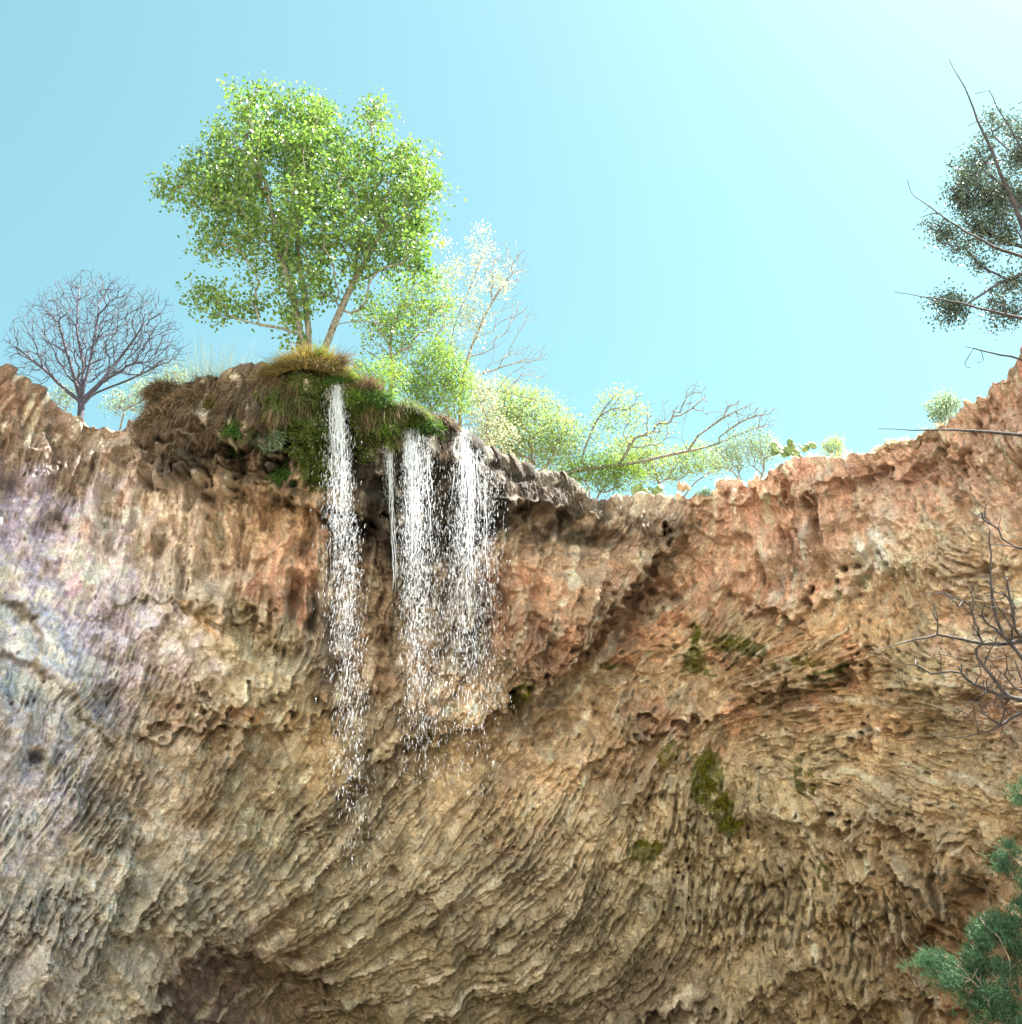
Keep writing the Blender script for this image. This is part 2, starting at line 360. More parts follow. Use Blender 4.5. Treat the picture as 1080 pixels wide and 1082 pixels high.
# lumps and knobs
d1, e1 = worley(24, 1, 1.25); d2_, e2 = worley(11, 1, 1.3); d3, e3 = worley(40, 1.3, 1)
knob = region([(240, 680, 80, 45), (220, 715, 60, 30), (870, 650, 110, 34), (930, 650, 60, 50), (620, 575, 100, 60, 1.5), (570, 610, 80, 60, 1.3), (590, 670, 60, 50, 1.1), (400, 690, 40, 50), (760, 620, 60, 40, .5), (300, 590, 70, 40, .5),
               (50, 440, 130, 60, .5), (40, 560, 80, 40, .7), (560, 720, 50, 50, .8), (980, 480, 90, 60, .6), (860, 510, 120, 30, .8), (760, 700, 90, 70, .5), (560, 850, 120, 60, .25)])
disp += knob * .30 * (np.clip(.75 - d1, 0, 1) ** .7 - .4) + knob * .11 * (np.clip(.8 - d2_, 0, 1) - .4)
disp += .03 * (np.clip(.8 - d2_, 0, 1) - .4) * (1 - smooth_zone) + .08 * np.clip(.55 - d3, 0, 1) * (1 - streak)
mnd = region([(240, 470, 110, 46), (400, 470, 70, 50, .8), (560, 525, 90, 24, .8)])
disp += mnd * (.5 * (np.clip(.7 - d3, 0, 1) - .25) + .25 * (np.clip(.75 - d1, 0, 1) - .3)) + .10 * streak * lic(fnoise(20, 60, .3), 45)
disp += .035 * fnoise(8, 40, .9) + .014 * fnoise(3, 12, .5)
# small dark pits where flakes have fallen out
thr = lic(fnoise(5, 14, .3), 4)
disp -= amp * .16 * np.clip(thr - 1.75, 0, .8) * sm0(fnoise(30, 120), -.2, 1) * (1 + region([(800, 900, 160, 90), (900, 740, 150, 60), (720, 800, 80, 60)]))
for (a, b, rx, ry, h) in [(42, 797, 8, 9, .8), (145, 885, 14, 34, .55), (150, 780, 14, 10, .4), (332, 882, 5, 6, .5), (388, 900, 4, 12, .4), (417, 925, 5, 6, .5), (168, 990, 16, 14, .4),
                          (530, 985, 14, 12, .4), (505, 965, 9, 12, .4), (1060, 650, 12, 8, .7), (940, 925, 6, 16, .5), (965, 940, 5, 12, .4), (688, 630, 30, 16, 1.3), (645, 672, 20, 12, .7), (870, 882, 12, 10, .6), (8, 515, 10, 12, .5),
                          (690, 925, 8, 10, .3), (400, 800, 34, 16, .5), (350, 715, 20, 14, .4), (470, 770, 40, 16, .4), (745, 750, 8, 12, .4), (1000, 545, 5, 4, .2), (560, 640, 10, 24, .3), (300, 690, 20, 12, .3)]:
    q = ((gx + wsx - a) / rx) ** 2 + ((gy + wsy - b) / ry) ** 2
    disp -= h * np.exp(-q ** 1.5)
print('disp', time.time() - T0)

# ---- mineral colours of the stone; cave and hollow shade painted into some points
COL = [(0, 420, 118, 80, 58), (60, 470, 135, 104, 88), (120, 500, 160, 138, 125), (20, 560, 176, 168, 190), (60, 620, 186, 182, 208), (100, 560, 165, 150, 155), (150, 520, 200, 170, 148), (200, 560, 200, 172, 156),
 (230, 620, 176, 160, 154), (150, 680, 176, 168, 180), (30, 680, 165, 172, 198), (60, 760, 172, 172, 186), (120, 740, 168, 162, 168), (30, 850, 178, 174, 182), (30, 1000, 172, 166, 166), (120, 900, 170, 158, 150),
 (120, 1040, 165, 154, 142), (200, 950, 158, 142, 122), (220, 500, 115, 92, 66), (250, 570, 196, 170, 138), (270, 540, 180, 132, 82), (300, 600, 190, 112, 75), (250, 660, 165, 135, 80), (260, 700, 165, 150, 125), (200, 700, 170, 158, 146), (180, 730, 175, 132, 105),
 (170, 790, 170, 144, 122), (250, 800, 158, 126, 88), (350, 560, 112, 86, 52), (390, 560, 85, 70, 55), (350, 650, 138, 122, 110), (400, 650, 158, 122, 84), (400, 700, 158, 122, 88), (330, 780, 168, 136, 88),
 (300, 850, 170, 150, 114), (400, 800, 140, 118, 92), (400, 880, 162, 142, 110), (475, 830, 190, 158, 110), (470, 640, 125, 108, 96), (450, 500, 58, 48, 42), (450, 550, 66, 54, 46), (520, 540, 70, 56, 50), (590, 535, 80, 62, 54), (560, 585, 158, 114, 72),
 (570, 630, 172, 116, 84), (600, 660, 165, 116, 76), (540, 700, 160, 126, 92), (620, 620, 140, 104, 72), (560, 665, 176, 118, 84), (520, 770, 182, 145, 106), (600, 760, 178, 142, 100), (640, 600, 172, 112, 72), (640, 555, 112, 80, 54), (700, 540, 120, 86, 68), (680, 620, 140, 98, 68),
 (760, 560, 165, 98, 64), (720, 640, 200, 132, 88), (780, 600, 212, 134, 92), (800, 560, 205, 122, 86), (850, 600, 212, 154, 134), (890, 570, 196, 118, 86), (920, 600, 206, 176, 168), (920, 560, 200, 158, 142), (880, 530, 186, 116, 90),
 (960, 520, 196, 114, 88), (1000, 470, 160, 92, 66), (1060, 420, 172, 100, 74), (1060, 500, 212, 152, 132), (1000, 560, 200, 158, 116), (950, 620, 208, 150, 82), (900, 660, 198, 150, 94), (1000, 640, 188, 156, 112), (1060, 600, 198, 156, 104),
 (1050, 700, 196, 154, 128), (850, 680, 192, 150, 94), (760, 680, 168, 138, 90), (800, 740, 180, 142, 96), (900, 740, 184, 142, 90), (980, 720, 172, 146, 98), (740, 830, 174, 148, 102), (700, 780, 180, 142, 100), (850, 820, 184, 158, 112),
 (900, 850, 182, 152, 110), (1000, 830, 184, 152, 106), (950, 920, 200, 164, 116), (1000, 980, 156, 116, 66), (1050, 1050, 152, 106, 60), (900, 980, 166, 134, 84), (800, 960, 168, 142, 96), (700, 950, 172, 152, 110), (600, 900, 172, 146, 108),
 (500, 950, 162, 142, 110), (600, 1000, 158, 138, 104), (500, 1050, 142, 122, 84), (400, 1000, 148, 128, 90), (300, 1050, 128, 102, 72), (220, 1060, 104, 82, 78), (700, 1050, 138, 118, 90), (800, 1050, 168, 142, 100), (900, 1060, 150, 120, 72),
 (350, 440, 70, 66, 36), (250, 440, 92, 72, 50), (180, 450, 96, 78, 60), (400, 450, 60, 52, 36), (-100, 700, 160, 162, 178), (-100, 420, 112, 76, 56), (1150, 700, 186, 148, 106), (1150, 420, 172, 102, 76)]
num = np.zeros((RH, RW, 3), np.float32); den = np.zeros((RH, RW), np.float32)
for c in COL:
    k = np.exp(-((gx + wx + 2.5 * wsx - c[0]) ** 2 + (gy + wy + 2.5 * wsy - c[1]) ** 2) / (2 * 24 ** 2)) + 1e-12
    num += k[..., None] * lin(c[2:]).astype(np.float32); den += k
col = num / den[..., None]
def mixc(mask, c, ):
    global col
    m = np.clip(mask, 0, 1)[..., None]; col = col * (1 - m) + lin(c).astype(np.float32) * m
sm = lambda a, lo, hi: np.clip((a - lo) / (hi - lo), 0, 1)
warm = region([(800, 590, 240, 90), (980, 500, 140, 100), (580, 650, 90, 80), (1060, 600, 80, 200), (800, 720, 200, 80), (300, 590, 60, 50), (540, 870, 60, 50, .6), (720, 780, 60, 60)])
b1 = fnoise(14, 90, .9)
mixc(sm(b1, .45, 1.4) * .55 * warm, (204, 128, 86))
mixc(sm(lic(fnoise(9, 40, .4), 20), .6, 1.5) * .55, (208, 192, 168))                    # pale mineral runs
mixc(sm(l_big, .9, 1.8) * .4 * region([(160, 560, 120, 110), (330, 600, 90, 80)]), (206, 120, 82))
mixc(sm(fnoise(10, 70, .8), .7, 1.6) * .45, (136, 112, 74))                               # olive grey dust
mixc(sm(fnoise(8, 50, .6), .9, 1.6) * .5 * region([(80, 800, 200, 400)]), (120, 112, 92))
# white lime curtain and pale calcite with blue skylight painted into its colour
mixc(sm(lic(fnoise(6, 26, .3), 22), -.8, .5) * region([(925, 585, 34, 34), (850, 590, 16, 40, .8), (820, 625, 20, 14, .7)]), (214, 206, 214))
mixc(.62 * sm(fnoise(10, 60), -.6, 1) * region([(60, 590, 110, 90), (60, 700, 90, 70), (170, 670, 60, 50), (100, 520, 60, 30, .6), (30, 850, 50, 90, .6)]), (204, 202, 230))
# blackened wet rock at the falls, darker undersides of knob and lip, orange algae, moss
mixc(.85 * region([(440, 520, 60, 50), (520, 535, 60, 26), (400, 460, 46, 50), (600, 530, 70, 16), (250, 500, 70, 22, .8), (190, 500, 30, 24)]) * sm(fnoise(10, 60), -1.6, .3), (38, 30, 26))
mixc(.8 * region([(222, 655, 22, 12), (250, 745, 20, 16), (345, 530, 18, 22, .9), (300, 535, 30, 16, .7), (45, 790, 12, 8, .7)]) * sm(thr, -1.2, .6), (168, 112, 26))
mg = region([(745, 825, 20, 36), (765, 848, 20, 20, .9), (700, 798, 12, 16, .9), (770, 868, 30, 16, .8), (690, 892, 26, 12, .9), (738, 690, 10, 34, .9), (750, 722, 20, 8, .8), (857, 826, 6, 18), (845, 700, 60, 8, .6),
             (782, 680, 30, 12, .7), (640, 700, 30, 8, .5), (550, 740, 18, 26, .6), (560, 720, 14, 18, .5), (500, 880, 16, 26, .3), (860, 920, 8, 16, .6)])
mixc(sm(mg * 1.6 + .42 * thr + .3 * b1 - .72, 0, .25) * .97 * sm(mg, .25, .5), (100, 98, 14))
band = region([(830, 970, 130, 40), (960, 990, 110, 60), (1000, 940, 60, 30), (820, 930, 120, 30, .7), (760, 880, 60, 30, .6), (700, 690, 140, 26, .5), (960, 690, 90, 30, .5), (1000, 850, 90, 20, .4), (600, 1040, 160, 24, .4)])
mixc(sm(band * 1.2 + .5 * thr - 1.05, 0, .3) * .85, (84, 66, 22))
mixc(sm(thr * .7 + .5 * fnoise(5, 16, .2) - 1.25, 0, .4) * .7 * sm(gx, 380, 640), (66, 54, 24))
mixc(region([(1010, 1010, 60, 70), (1060, 1040, 60, 80)]) * sm(b1, -.2, 1.2) * .7, (136, 88, 38))
mixc(region([(1000, 525, 40, 8), (1020, 545, 50, 8), (960, 735, 50, 14, .7)]) * .8 * sm(l_mid, 0, .8), (110, 106, 84))
mixc(.85 * region([(320, 450, 34, 60), (345, 480, 20, 40), (390, 445, 20, 24), (420, 430, 40, 20)]) * sm(b1, -1.4, .4), (46, 58, 18))
# thin ochre seams
for poly, wd in (([(-40, 600), (0, 622), (32, 650), (45, 690)], 5), ([(85, 655), (130, 640), (165, 632), (215, 650), (250, 655)], 2), ([(-40, 660), (10, 690), (60, 715), (122, 790)], 2.5), ([(170, 690), (200, 655), (230, 640)], 3)):
    d, e = sdf(poly, .5 if wd > 3 else .6); mixc(np.exp(-(d / wd) ** 2) * .7, (120, 104, 52))
col = col * (1 + .10 * fnoise(30, 200))[..., None] * (1 + .10 * fnoise(4, 30, .5))[..., None]
wm = np.clip(region([(800, 570, 300, 80), (1000, 480, 140, 90), (300, 590, 70, 60, .6), (1060, 600, 60, 120)]), 0, 1)[..., None] * .32
col = col * (1 - wm) + lin((214, 186, 158)).astype(np.float32) * wm
lum = (col @ np.array([.3, .55, .15], np.float32))[..., None]
cool = sm(col[..., 2] - col[..., 0] * .85, -.03, .08)[..., None]                         # calcite with the painted skylight blue keeps its tint
col = lum + (col - lum) * (np.array([.53, .58, .60], np.float32) * (1 - cool) + cool * 1.15)                                                            # the stone itself is paler and greyer than its photograph
wet = .93 * region([(445, 530, 80, 72), (530, 545, 80, 34), (395, 470, 40, 60), (600, 550, 70, 30, .85), (240, 505, 80, 26, .75), (190, 505, 30, 24, .7), (690, 560, 40, 20, .5), (350, 660, 26, 150, .45), (450, 660, 60, 110, .45), (450, 780, 34, 40, .5), (560, 715, 22, 12, .3)]) * sm(fnoise(8, 50), -1.5, .5)  # wet rock along the falls, plus darkening under the knob and lip
col = np.clip(col * 1.56, .01, .82); wet = np.clip(wet, 0, 1)[..., None]
col = col * (1 - wet) + np.array([.028, .021, .016], np.float32) * wet
print('colour', time.time() - T0)

# ---- cliff mesh: from the cave floor up the face, over the rim and back along the plateau
cols = np.concatenate([np.linspace(-900, -125, 60)[:-1], np.linspace(-125, -12, 80)[:-1], np.arange(-12, 1093, .95), np.linspace(1095, 1200, 80)[1:], np.linspace(1200, 1900, 60)[1:]])
rimw = np.interp(cols, RIM[:, 0], RIM[:, 1])
rimn = samp(fnoise(5, 60, .7), cols, np.full(len(cols), 600.)) * 2.6
rimv = rimw + rimn * np.where((cols > 600), 1, .8)
tf = np.concatenate([np.linspace(0, 1, 760)[:-1], 1 + np.linspace(0, 1, 40) ** 1.4])  # 0 rim .. 1 py 1095 .. 2 py 1500
NT = len(tf)
PX = np.repeat(cols[None], NT, 0)
PY = np.where(tf[:, None] <= 1, rimv[None] + tf[:, None] * (1100 - rimv[None]), 1100 + (tf[:, None] - 1) * 420)
D = tps_eval(dfit, PX, PY)
D = np.clip(D, 6, 36); D = D - .36 * np.logaddexp(0, (D - 22.5) * 1.2) / 1.2
base = at(PX, PY, D)
# plateau
bd = np.concatenate([[.04, .09, .15, .22, .3, .4, .52, .66, .85, 1.05, 1.3, 1.6], 2.0 * 1.16 ** np.arange(26)])
rimp = base[0]; hd_ = rimp - CAM; hd_[:, 2] = 0; hd_ /= np.linalg.norm(hd_, axis=1)[:, None]
def plateau_z(x, y, b): return .10 * b * (1 - np.exp(-b / 1.5)) + .18 * np.sin(x * .9 + 1) * np.sin(y * .7) * np.minimum(b, 1) + .5 * np.sin(x * .11 + 2) * np.sin(y * .13) * np.minimum(b / 8, 1)
pl = []
for b in bd[::-1]:
    p = rimp + hd_ * b; p = p.copy(); p[:, 2] += plateau_z(p[:, 0], p[:, 1], b) + (-.12 if b > .2 else 0) + .05 * min(b / .2, 1); pl.append(p)
NB = len(bd)
G = np.concatenate([np.array(pl), base], 0)
PXa = np.concatenate([np.repeat(cols[None], NB, 0), PX]); PYa = np.concatenate([rimv[None] - bd[::-1][:, None] * 22, PY])
du = np.gradient(G, axis=1); dv = np.gradient(G, axis=0)
N = np.cross(dv, du); N /= np.linalg.norm(N, axis=-1)[..., None] + 1e-9
N[:NB] *= 1
flip = (N * (CAM - G)).sum(-1)[NB + 100].mean() < 0
if flip: N = -N
# smooth the normal over the brink
for _ in range(14):
    s = slice(NB - 8, NB + 14); N[s] = (N[s] + np.roll(N, 1, 0)[s] + np.roll(N, -1, 0)[s]) / 3
N /= np.linalg.norm(N, axis=-1)[..., None] + 1e-9
outw = np.stack([-G[..., 0] * .045, np.full(G.shape[:2], -.86), np.full(G.shape[:2], -.5)], -1); outw /= np.linalg.norm(outw, axis=-1)[..., None]
blend = np.where(np.arange(G.shape[0]) < NB + 4, .15, .68)[:, None, None]
ND = N * (1 - blend) + outw * blend; ND /= np.linalg.norm(ND, axis=-1)[..., None]
dd = samp(disp.astype(np.float64), PXa, PYa)
fade = np.ones(G.shape[:2]); 
for i in range(NB):
    fade[i] = np.exp(-bd[::-1][i] / .6) * .8
rimfade = np.ones(G.shape[:2]); k = np.arange(G.shape[0]) - NB
rimfade *= (.38 + .62 * np.clip(np.abs(k) / 42., 0, 1))[:, None]
G = G + ND * (dd * fade * rimfade)[..., None]
CC = samp(col, PXa, PYa)
# soil and litter on the plateau
pm = np.clip((np.arange(G.shape[0]) < NB).astype(float) * np.minimum(1, np.concatenate([bd[::-1], np.zeros(NT)]) / .5), 0, 1)[:, None, None]
CC = CC * (1 - pm) + lin((150, 125, 95)) * pm
nr, nc = G.shape[:2]
idx = np.arange(nr * nc).reshape(nr, nc)
F = np.stack([idx[:-1, :-1], idx[1:, :-1], idx[1:, 1:], idx[:-1, 1:]], -1).reshape(-1, 4)
M_ROCK = rock_mat()
cliff = mesh_obj('cliff', G.reshape(-1, 3), F, M_ROCK, smooth=True, col=CC.reshape(-1, 3))
tag(cliff, None, None, kind='structure')
print('cliff', time.time() - T0, G.shape)

GN = N
def surf(px, py):
    """point and normal on the finished cliff"""
    px = np.atleast_1d(np.asarray(px, float)); py = np.atleast_1d(np.asarray(py, float))
    c = np.clip(np.searchsorted(cols, px), 0, nc - 1)
    t = (py - rimv[c]) / (1100 - rimv[c]); r = NB + np.clip((t * 759), 0, 758).astype(int)
    return G[r, c], GN[r, c]
def top(px, b):
    """point on the plateau b metres behind the rim"""
    px = np.atleast_1d(np.asarray(px, float)); c = np.clip(np.searchsorted(cols, px), 0, nc - 1)
    r = np.clip(np.searchsorted(-bd[::-1], -np.broadcast_to(np.asarray(b, float), px.shape)), 0, NB - 1)
    return G[r, c]

# ---- ground
g = 900; gs = np.concatenate([-np.geomspace(900, 42, 12), np.linspace(-40, 40, 81), np.geomspace(42, 900, 12)])
X, Y = np.meshgrid(gs, gs); Z = -.04 + .12 * np.sin(X * .4) * np.sin(Y * .33 + 1)
XB = 1 - .7 * np.clip((X - 2) / 22, 0, 1)  # bank lower on the right, so its bounced light comes from the left
# unseen far bank behind the viewer, added and shaped to bounce sunlight onto the cliff
Z = Z + 32 * XB * np.clip((-Y - 6 + 2 * np.sin(X * .2)) / 26, 0, 1) ** .9 * (1 - .1 * np.sin(X * .3 + Y * .2))
gi = np.arange(X.size).reshape(X.shape)
ground = mesh_obj('ground', np.stack([X, Y, Z], -1).reshape(-1, 3), np.stack([gi[:-1, :-1], gi[:-1, 1:], gi[1:, 1:], gi[1:, :-1]], -1).reshape(-1, 4), ground_mat(), smooth=True)
tag(ground, None, None, kind='structure')

# ------------------------------------------------------------------ vegetation builders
def unit(v): return v / (np.linalg.norm(v, axis=-1, keepdims=True) + 1e-9)
def rvec(n): return unit(rng.standard_normal((n, 3)))

def tubes(nodes, parent, rad, sides=5):
    nodes = np.asarray(nodes); n = len(nodes); parent = np.asarray(parent)
    d = np.zeros((n, 3)); k = parent >= 0
    d[k] = unit(nodes[k] - nodes[parent[k]])
    kids = [[] for _ in range(n)]
    for i in range(n):
        if parent[i] >= 0: kids[parent[i]].append(i)
    for i in range(n):
        if parent[i] < 0 and kids[i]: d[i] = d[kids[i][0]]
    V, Fq = [], []
    th = np.linspace(0, 2 * np.pi, sides, endpoint=False)
    def ring(p, dr, r, ref):
        u = ref - dr * np.dot(ref, dr); u /= np.linalg.norm(u) + 1e-9; w_ = np.cross(dr, u)
        s = len(V) * sides; V.append(p + r * (np.cos(th)[:, None] * u + np.sin(th)[:, None] * w_)); return s, u
    rs = [None] * n
    order = np.arange(n)
    for i in order:
        if parent[i] < 0: rs[i] = ring(nodes[i], d[i], rad[i], np.array([.31, .84, .2]))
        else:
            pi = parent[i]
            ps, pu = rs[pi]
            main = kids[pi][int(np.argmax([rad[q] for q in kids[pi]]))]
            if main != i:
                ps, pu = ring(nodes[pi], d[i], min(rad[pi], rad[i] * 1.15), pu)
            rs[i] = ring(nodes[i], d[i], rad[i], pu); cs = rs[i][0]
            for q in range(sides):
                Fq.append((ps + q, ps + (q + 1) % sides, cs + (q + 1) % sides, cs + q))
    return np.concatenate(V), np.array(Fq)

def graft(base_paths, attr, alpha=.35, seg=.3, jit=.05, droop=0.):
    """grow limbs from the given stems so that twigs reach every attractor"""
    nodes, par = [], []
    for path in base_paths:
        start = path.get('from', -1)
        for p in path['pts']:
            nodes.append(np.array(p, float)); par.append(start); start = len(nodes) - 1
    plen = [0.] * len(nodes)
    for i in range(len(nodes)):
        if par[i] >= 0: plen[i] = plen[par[i]] + np.linalg.norm(nodes[i] - nodes[par[i]])
    attr = np.asarray(attr); base = nodes[0]
    order = np.argsort(np.linalg.norm(attr - base, axis=1) + rng.random(len(attr)) * .8)
    NA = np.array(nodes); PL = np.array(plen); minidx = base_paths[0].get('skip', 0)
    for a in order:
        A = attr[a]; v = A - NA; dist = np.linalg.norm(v, axis=1)
        cost = dist + alpha * PL
        cost[:minidx] += 5
        i = int(np.argmin(cost)); m = max(1, int(math.ceil(dist[i] / seg)))
        newn, newl, prev = [], [], i
        side = rng.standard_normal(3) * jit * dist[i]
        for k in range(1, m + 1):
            t = k / m; p = NA[i] + v[i] * t + side * math.sin(math.pi * t) + rng.standard_normal(3) * jit * .35 * seg
            p[2] += -droop * math.sin(math.pi * t) * dist[i]
            newn.append(p); newl.append(PL[i] + dist[i] * t); par.append(prev); prev = len(NA) + len(newn) - 1
        NA = np.concatenate([NA, np.array(newn)]); PL = np.concatenate([PL, newl])
    return NA, np.array(par)

def pipe(nodes, par, r_tip, p=2.3, rmax=None, cone=0.):
    n = len(nodes); ld = np.zeros(n); hk = np.zeros(n, bool); hk[par[par >= 0]] = True
    ld[~hk] = r_tip ** p
    for i in range(n - 1, -1, -1):
        if par[i] >= 0: ld[par[i]] += ld[i]
    r = ld ** (1 / p)
    if cone:
        far = np.zeros(n)
        for i in range(n - 1, -1, -1):
            if par[i] >= 0: far[par[i]] = max(far[par[i]], far[i] + np.linalg.norm(nodes[i] - nodes[par[i]]))
        r = np.maximum(r, r_tip * .6 + cone * far)
    return r if rmax is None else np.minimum(r, rmax)

def blob_attr(blobs, n, clump=0, sig=.2):
    """attractors in ellipsoids: (px, py, rx_px, ry_px, y, ry_m[, weight])"""
    wts = np.array([b[2] * b[3] * (b[6] if len(b) > 6 else 1) for b in blobs], float); wts /= wts.sum(); out = []
    for b, wt in zip(blobs, wts):
        k = max(1, int(n * wt)); m = k if not clump else max(1, k // clump)
        q = rvec(m) * (rng.random(m) ** (1 / 2.8))[:, None]
        p = at(b[0] + q[:, 0] * b[2], b[1] + q[:, 1] * b[3], b[4] + q[:, 2] * b[5])
        if clump: p = np.repeat(p, clump, 0); p = p + rng.standard_normal(p.shape) * sig * np.array([1, 1, .6])
        out.append(p)
    return np.concatenate(out)

def leaves(centres, per, spread, size, aspect=.7, hang=.0, shape='diamond'):
    n = len(centres) * per
    c = np.repeat(centres, per, 0) + rng.standard_normal((n, 3)) * spread
    ax = unit(rng.standard_normal((n, 3)) + np.array([0, 0, -hang])); nn = unit(np.cross(ax, rvec(n)))
    L = size * (.6 + .8 * rng.random(n))[:, None]; W = L * aspect
    sd_ = np.cross(ax, nn)
    v = np.stack([c, c + ax * L * .45 + sd_ * W * .5 + nn * L * .12, c + ax * L, c + ax * L * .45 - sd_ * W * .5 + nn * L * .12], 1).reshape(-1, 3)
    f = np.arange(n * 4).reshape(n, 4); f = np.concatenate([f[:, [0, 1, 2]], f[:, [0, 2, 3]]])
    cl = np.repeat(rng.random(len(centres)), per) * .5 + rng.random(n) * .5
    return v, f, np.repeat(cl, 4)

def blades(P, Dr, Ln, Wd, grav=.5, segs=4):
    """curved tapering ribbons"""
    n = len(P); side = unit(np.cross(Dr, rvec(n))); d = Dr.copy(); p = P.copy(); rows = []
    tint = rng.random(n)
    for k in range(segs + 1):
        t = k / segs; w_ = (Wd * (1 - t) ** .7)[:, None] * .5
        rows.append(p - side * w_); rows.append(p + side * w_)
        d = unit(d + np.array([0, 0, -1]) * (grav if np.isscalar(grav) else grav[:, None]) / segs * 1.6); p = p + d * (Ln / segs)[:, None]
    V = np.stack(rows, 1).reshape(-1, 3); o = (np.arange(n) * 2 * (segs + 1))[:, None]; Fs = []
    for k in range(segs): Fs.append(o + np.array([2 * k, 2 * k + 1, 2 * k + 3, 2 * k + 2]))
    return V, np.concatenate(Fs), np.repeat(tint, 2 * (segs + 1))

def tree(name, label, cat, stems, blobs, natt, wood, leafm, lsize, per, spread, r_tip=.006, rmax=.2, alpha=.35, thick=.03, group=None, jit=.06, leafsel=.6, aspect=.75, droop=0, sides=5, extra=None, hang=.3, seg=.3, split=True, clump=0, sig=.2, cone=0.):
    base = stems[0]['pts'][0]
    att = blob_attr(blobs, natt, clump, sig) if blobs else np.zeros((0, 3))
    if extra is not None: att = np.concatenate([att, extra])
    nd, pr = graft(stems, att, alpha, seg, jit, droop); r = pipe(nd, pr, r_tip, rmax=rmax, cone=cone)
    root = empty(name, base); tag(root, label, cat, group)
    V, F_ = tubes(nd, pr, r, sides)
    fr = np.linalg.norm(V[F_[:, 0]] - V[F_[:, 2]], axis=1)
    # thick wood = trunk, the rest = branches
    per_node_r = np.repeat(0, 0)
    big = np.array([np.linalg.norm(V[f[0]] - V[f[1]]) for f in F_]) > thick * 1.18
    if not split: big[:] = True
    for nm, mk in (('trunk', big), ('branches', ~big)):
        if mk.sum() == 0: continue
        fs = F_[mk]; u, inv = np.unique(fs, return_inverse=True)
        child(mesh_obj(nm, V[u], inv.reshape(fs.shape), wood, smooth=True), root)
    if leafm is not None:
        hk = np.zeros(len(nd), bool); hk[pr[pr >= 0]] = True
        th = r_tip * 1.9
        sel = (r < th) & (rng.random(len(nd)) < leafsel)
        if blobs:
            sel &= np.linalg.norm(nd - base, axis=1) > .25
        v, f, t = leaves(nd[sel], per, spread, lsize, aspect, hang)
        child(mesh_obj('crown', v, f, leafm, tint=t), root)
    return root

M_BARK = wood_mat('pale_bark', (72, 66, 56), (132, 126, 114)); M_DARKBARK = wood_mat('dark_bark', (36, 33, 44), (72, 68, 86)); M_DEAD = wood_mat('dead_wood', (24, 21, 24), (58, 52, 54))
M_TWIG = wood_mat('grey_twigs', (98, 84, 76), (150, 136, 124)); M_ROOT = wood_mat('roots', (50, 38, 32), (110, 88, 74))
M_COT = leaf_mat('cottonwood_leaf', (44, 76, 32), (122, 146, 76), .38, .3, (1.25, 1.4, .75))
M_COT2 = leaf_mat('young_leaf', (66, 100, 36), (132, 154, 72), .42, .6, (1.3, 1.4, .75))
M_PALE = leaf_mat('pale_leaf', (84, 108, 56), (164, 178, 120), .4, .6, (1.2, 1.3, .85))
M_WHITE = leaf_mat('blossom', (118, 126, 88), (198, 200, 176), .4, .75, (1.1, 1.1, 1.0))
M_OAK = leaf_mat('oak_leaf', (34, 46, 38), (92, 106, 92), .15, .4, (1.1, 1.2, .8))
M_JUN = leaf_mat('juniper_scale', (22, 46, 36), (74, 108, 80), .15, .95, (1., 1.2, .8))
M_SAGE = leaf_mat('grey_green_leaf', (92, 116, 96), (150, 168, 140), .35, .5, (1.1, 1.2, .9))
M_GOLD = leaf_mat('golden_grass', (66, 66, 32), (158, 138, 88), .3, .8, (1.1, 1.1, .6))
M_STRAW = leaf_mat('straw', (150, 140, 110), (214, 208, 184), .4, .6, (1.1, 1.1, .9))
M_BROWN = leaf_mat('brown_thatch', (46, 36, 28), (150, 126, 100), .15, .8, (1, 1, .8))
M_MOSS = leaf_mat('moss', (34, 44, 14), (86, 104, 34), .2, .8)
M_FERN = leaf_mat('fern', (34, 66, 32), (92, 124, 62), .35, .6)
M_PAD = leaf_mat('cactus_pad', (92, 112, 66), (130, 148, 96), 0, .55)
M_PADP = leaf_mat('dry_cactus_pad', (168, 140, 110), (196, 166, 136), 0, .6)
M_YMOSS = leaf_mat('yellow_moss', (70, 74, 8), (128, 122, 24), .2, .85)
M_DULL = leaf_mat('dull_grass', (48, 58, 34), (122, 130, 86), .25, .8)
M_WATER = water_mat()
def pth(pts, y, frm=-1, y2=None):
    ys = np.linspace(y, y if y2 is None else y2, len(pts)); d = dict(pts=[at(a, b, q) for (a, b), q in zip(pts, ys)]); d['from'] = frm; return d
def dens(path, k=4):
    """round a polyline off with extra points"""
    P = np.array(path['pts']); t = np.arange(len(P)); tt = np.linspace(0, len(P) - 1, (len(P) - 1) * k + 1)
    Q = np.stack([np.interp(tt, t, P[:, c]) for c in range(3)], 1)
    for _ in range(2): Q[1:-1] = .25 * Q[:-2] + .5 * Q[1:-1] + .25 * Q[2:]
    Q[1:-1] += rng.standard_normal(Q[1:-1].shape) * .006
    path['pts'] = list(Q); return path
def nlen(ps): return sum(len(p['pts']) for p in ps)

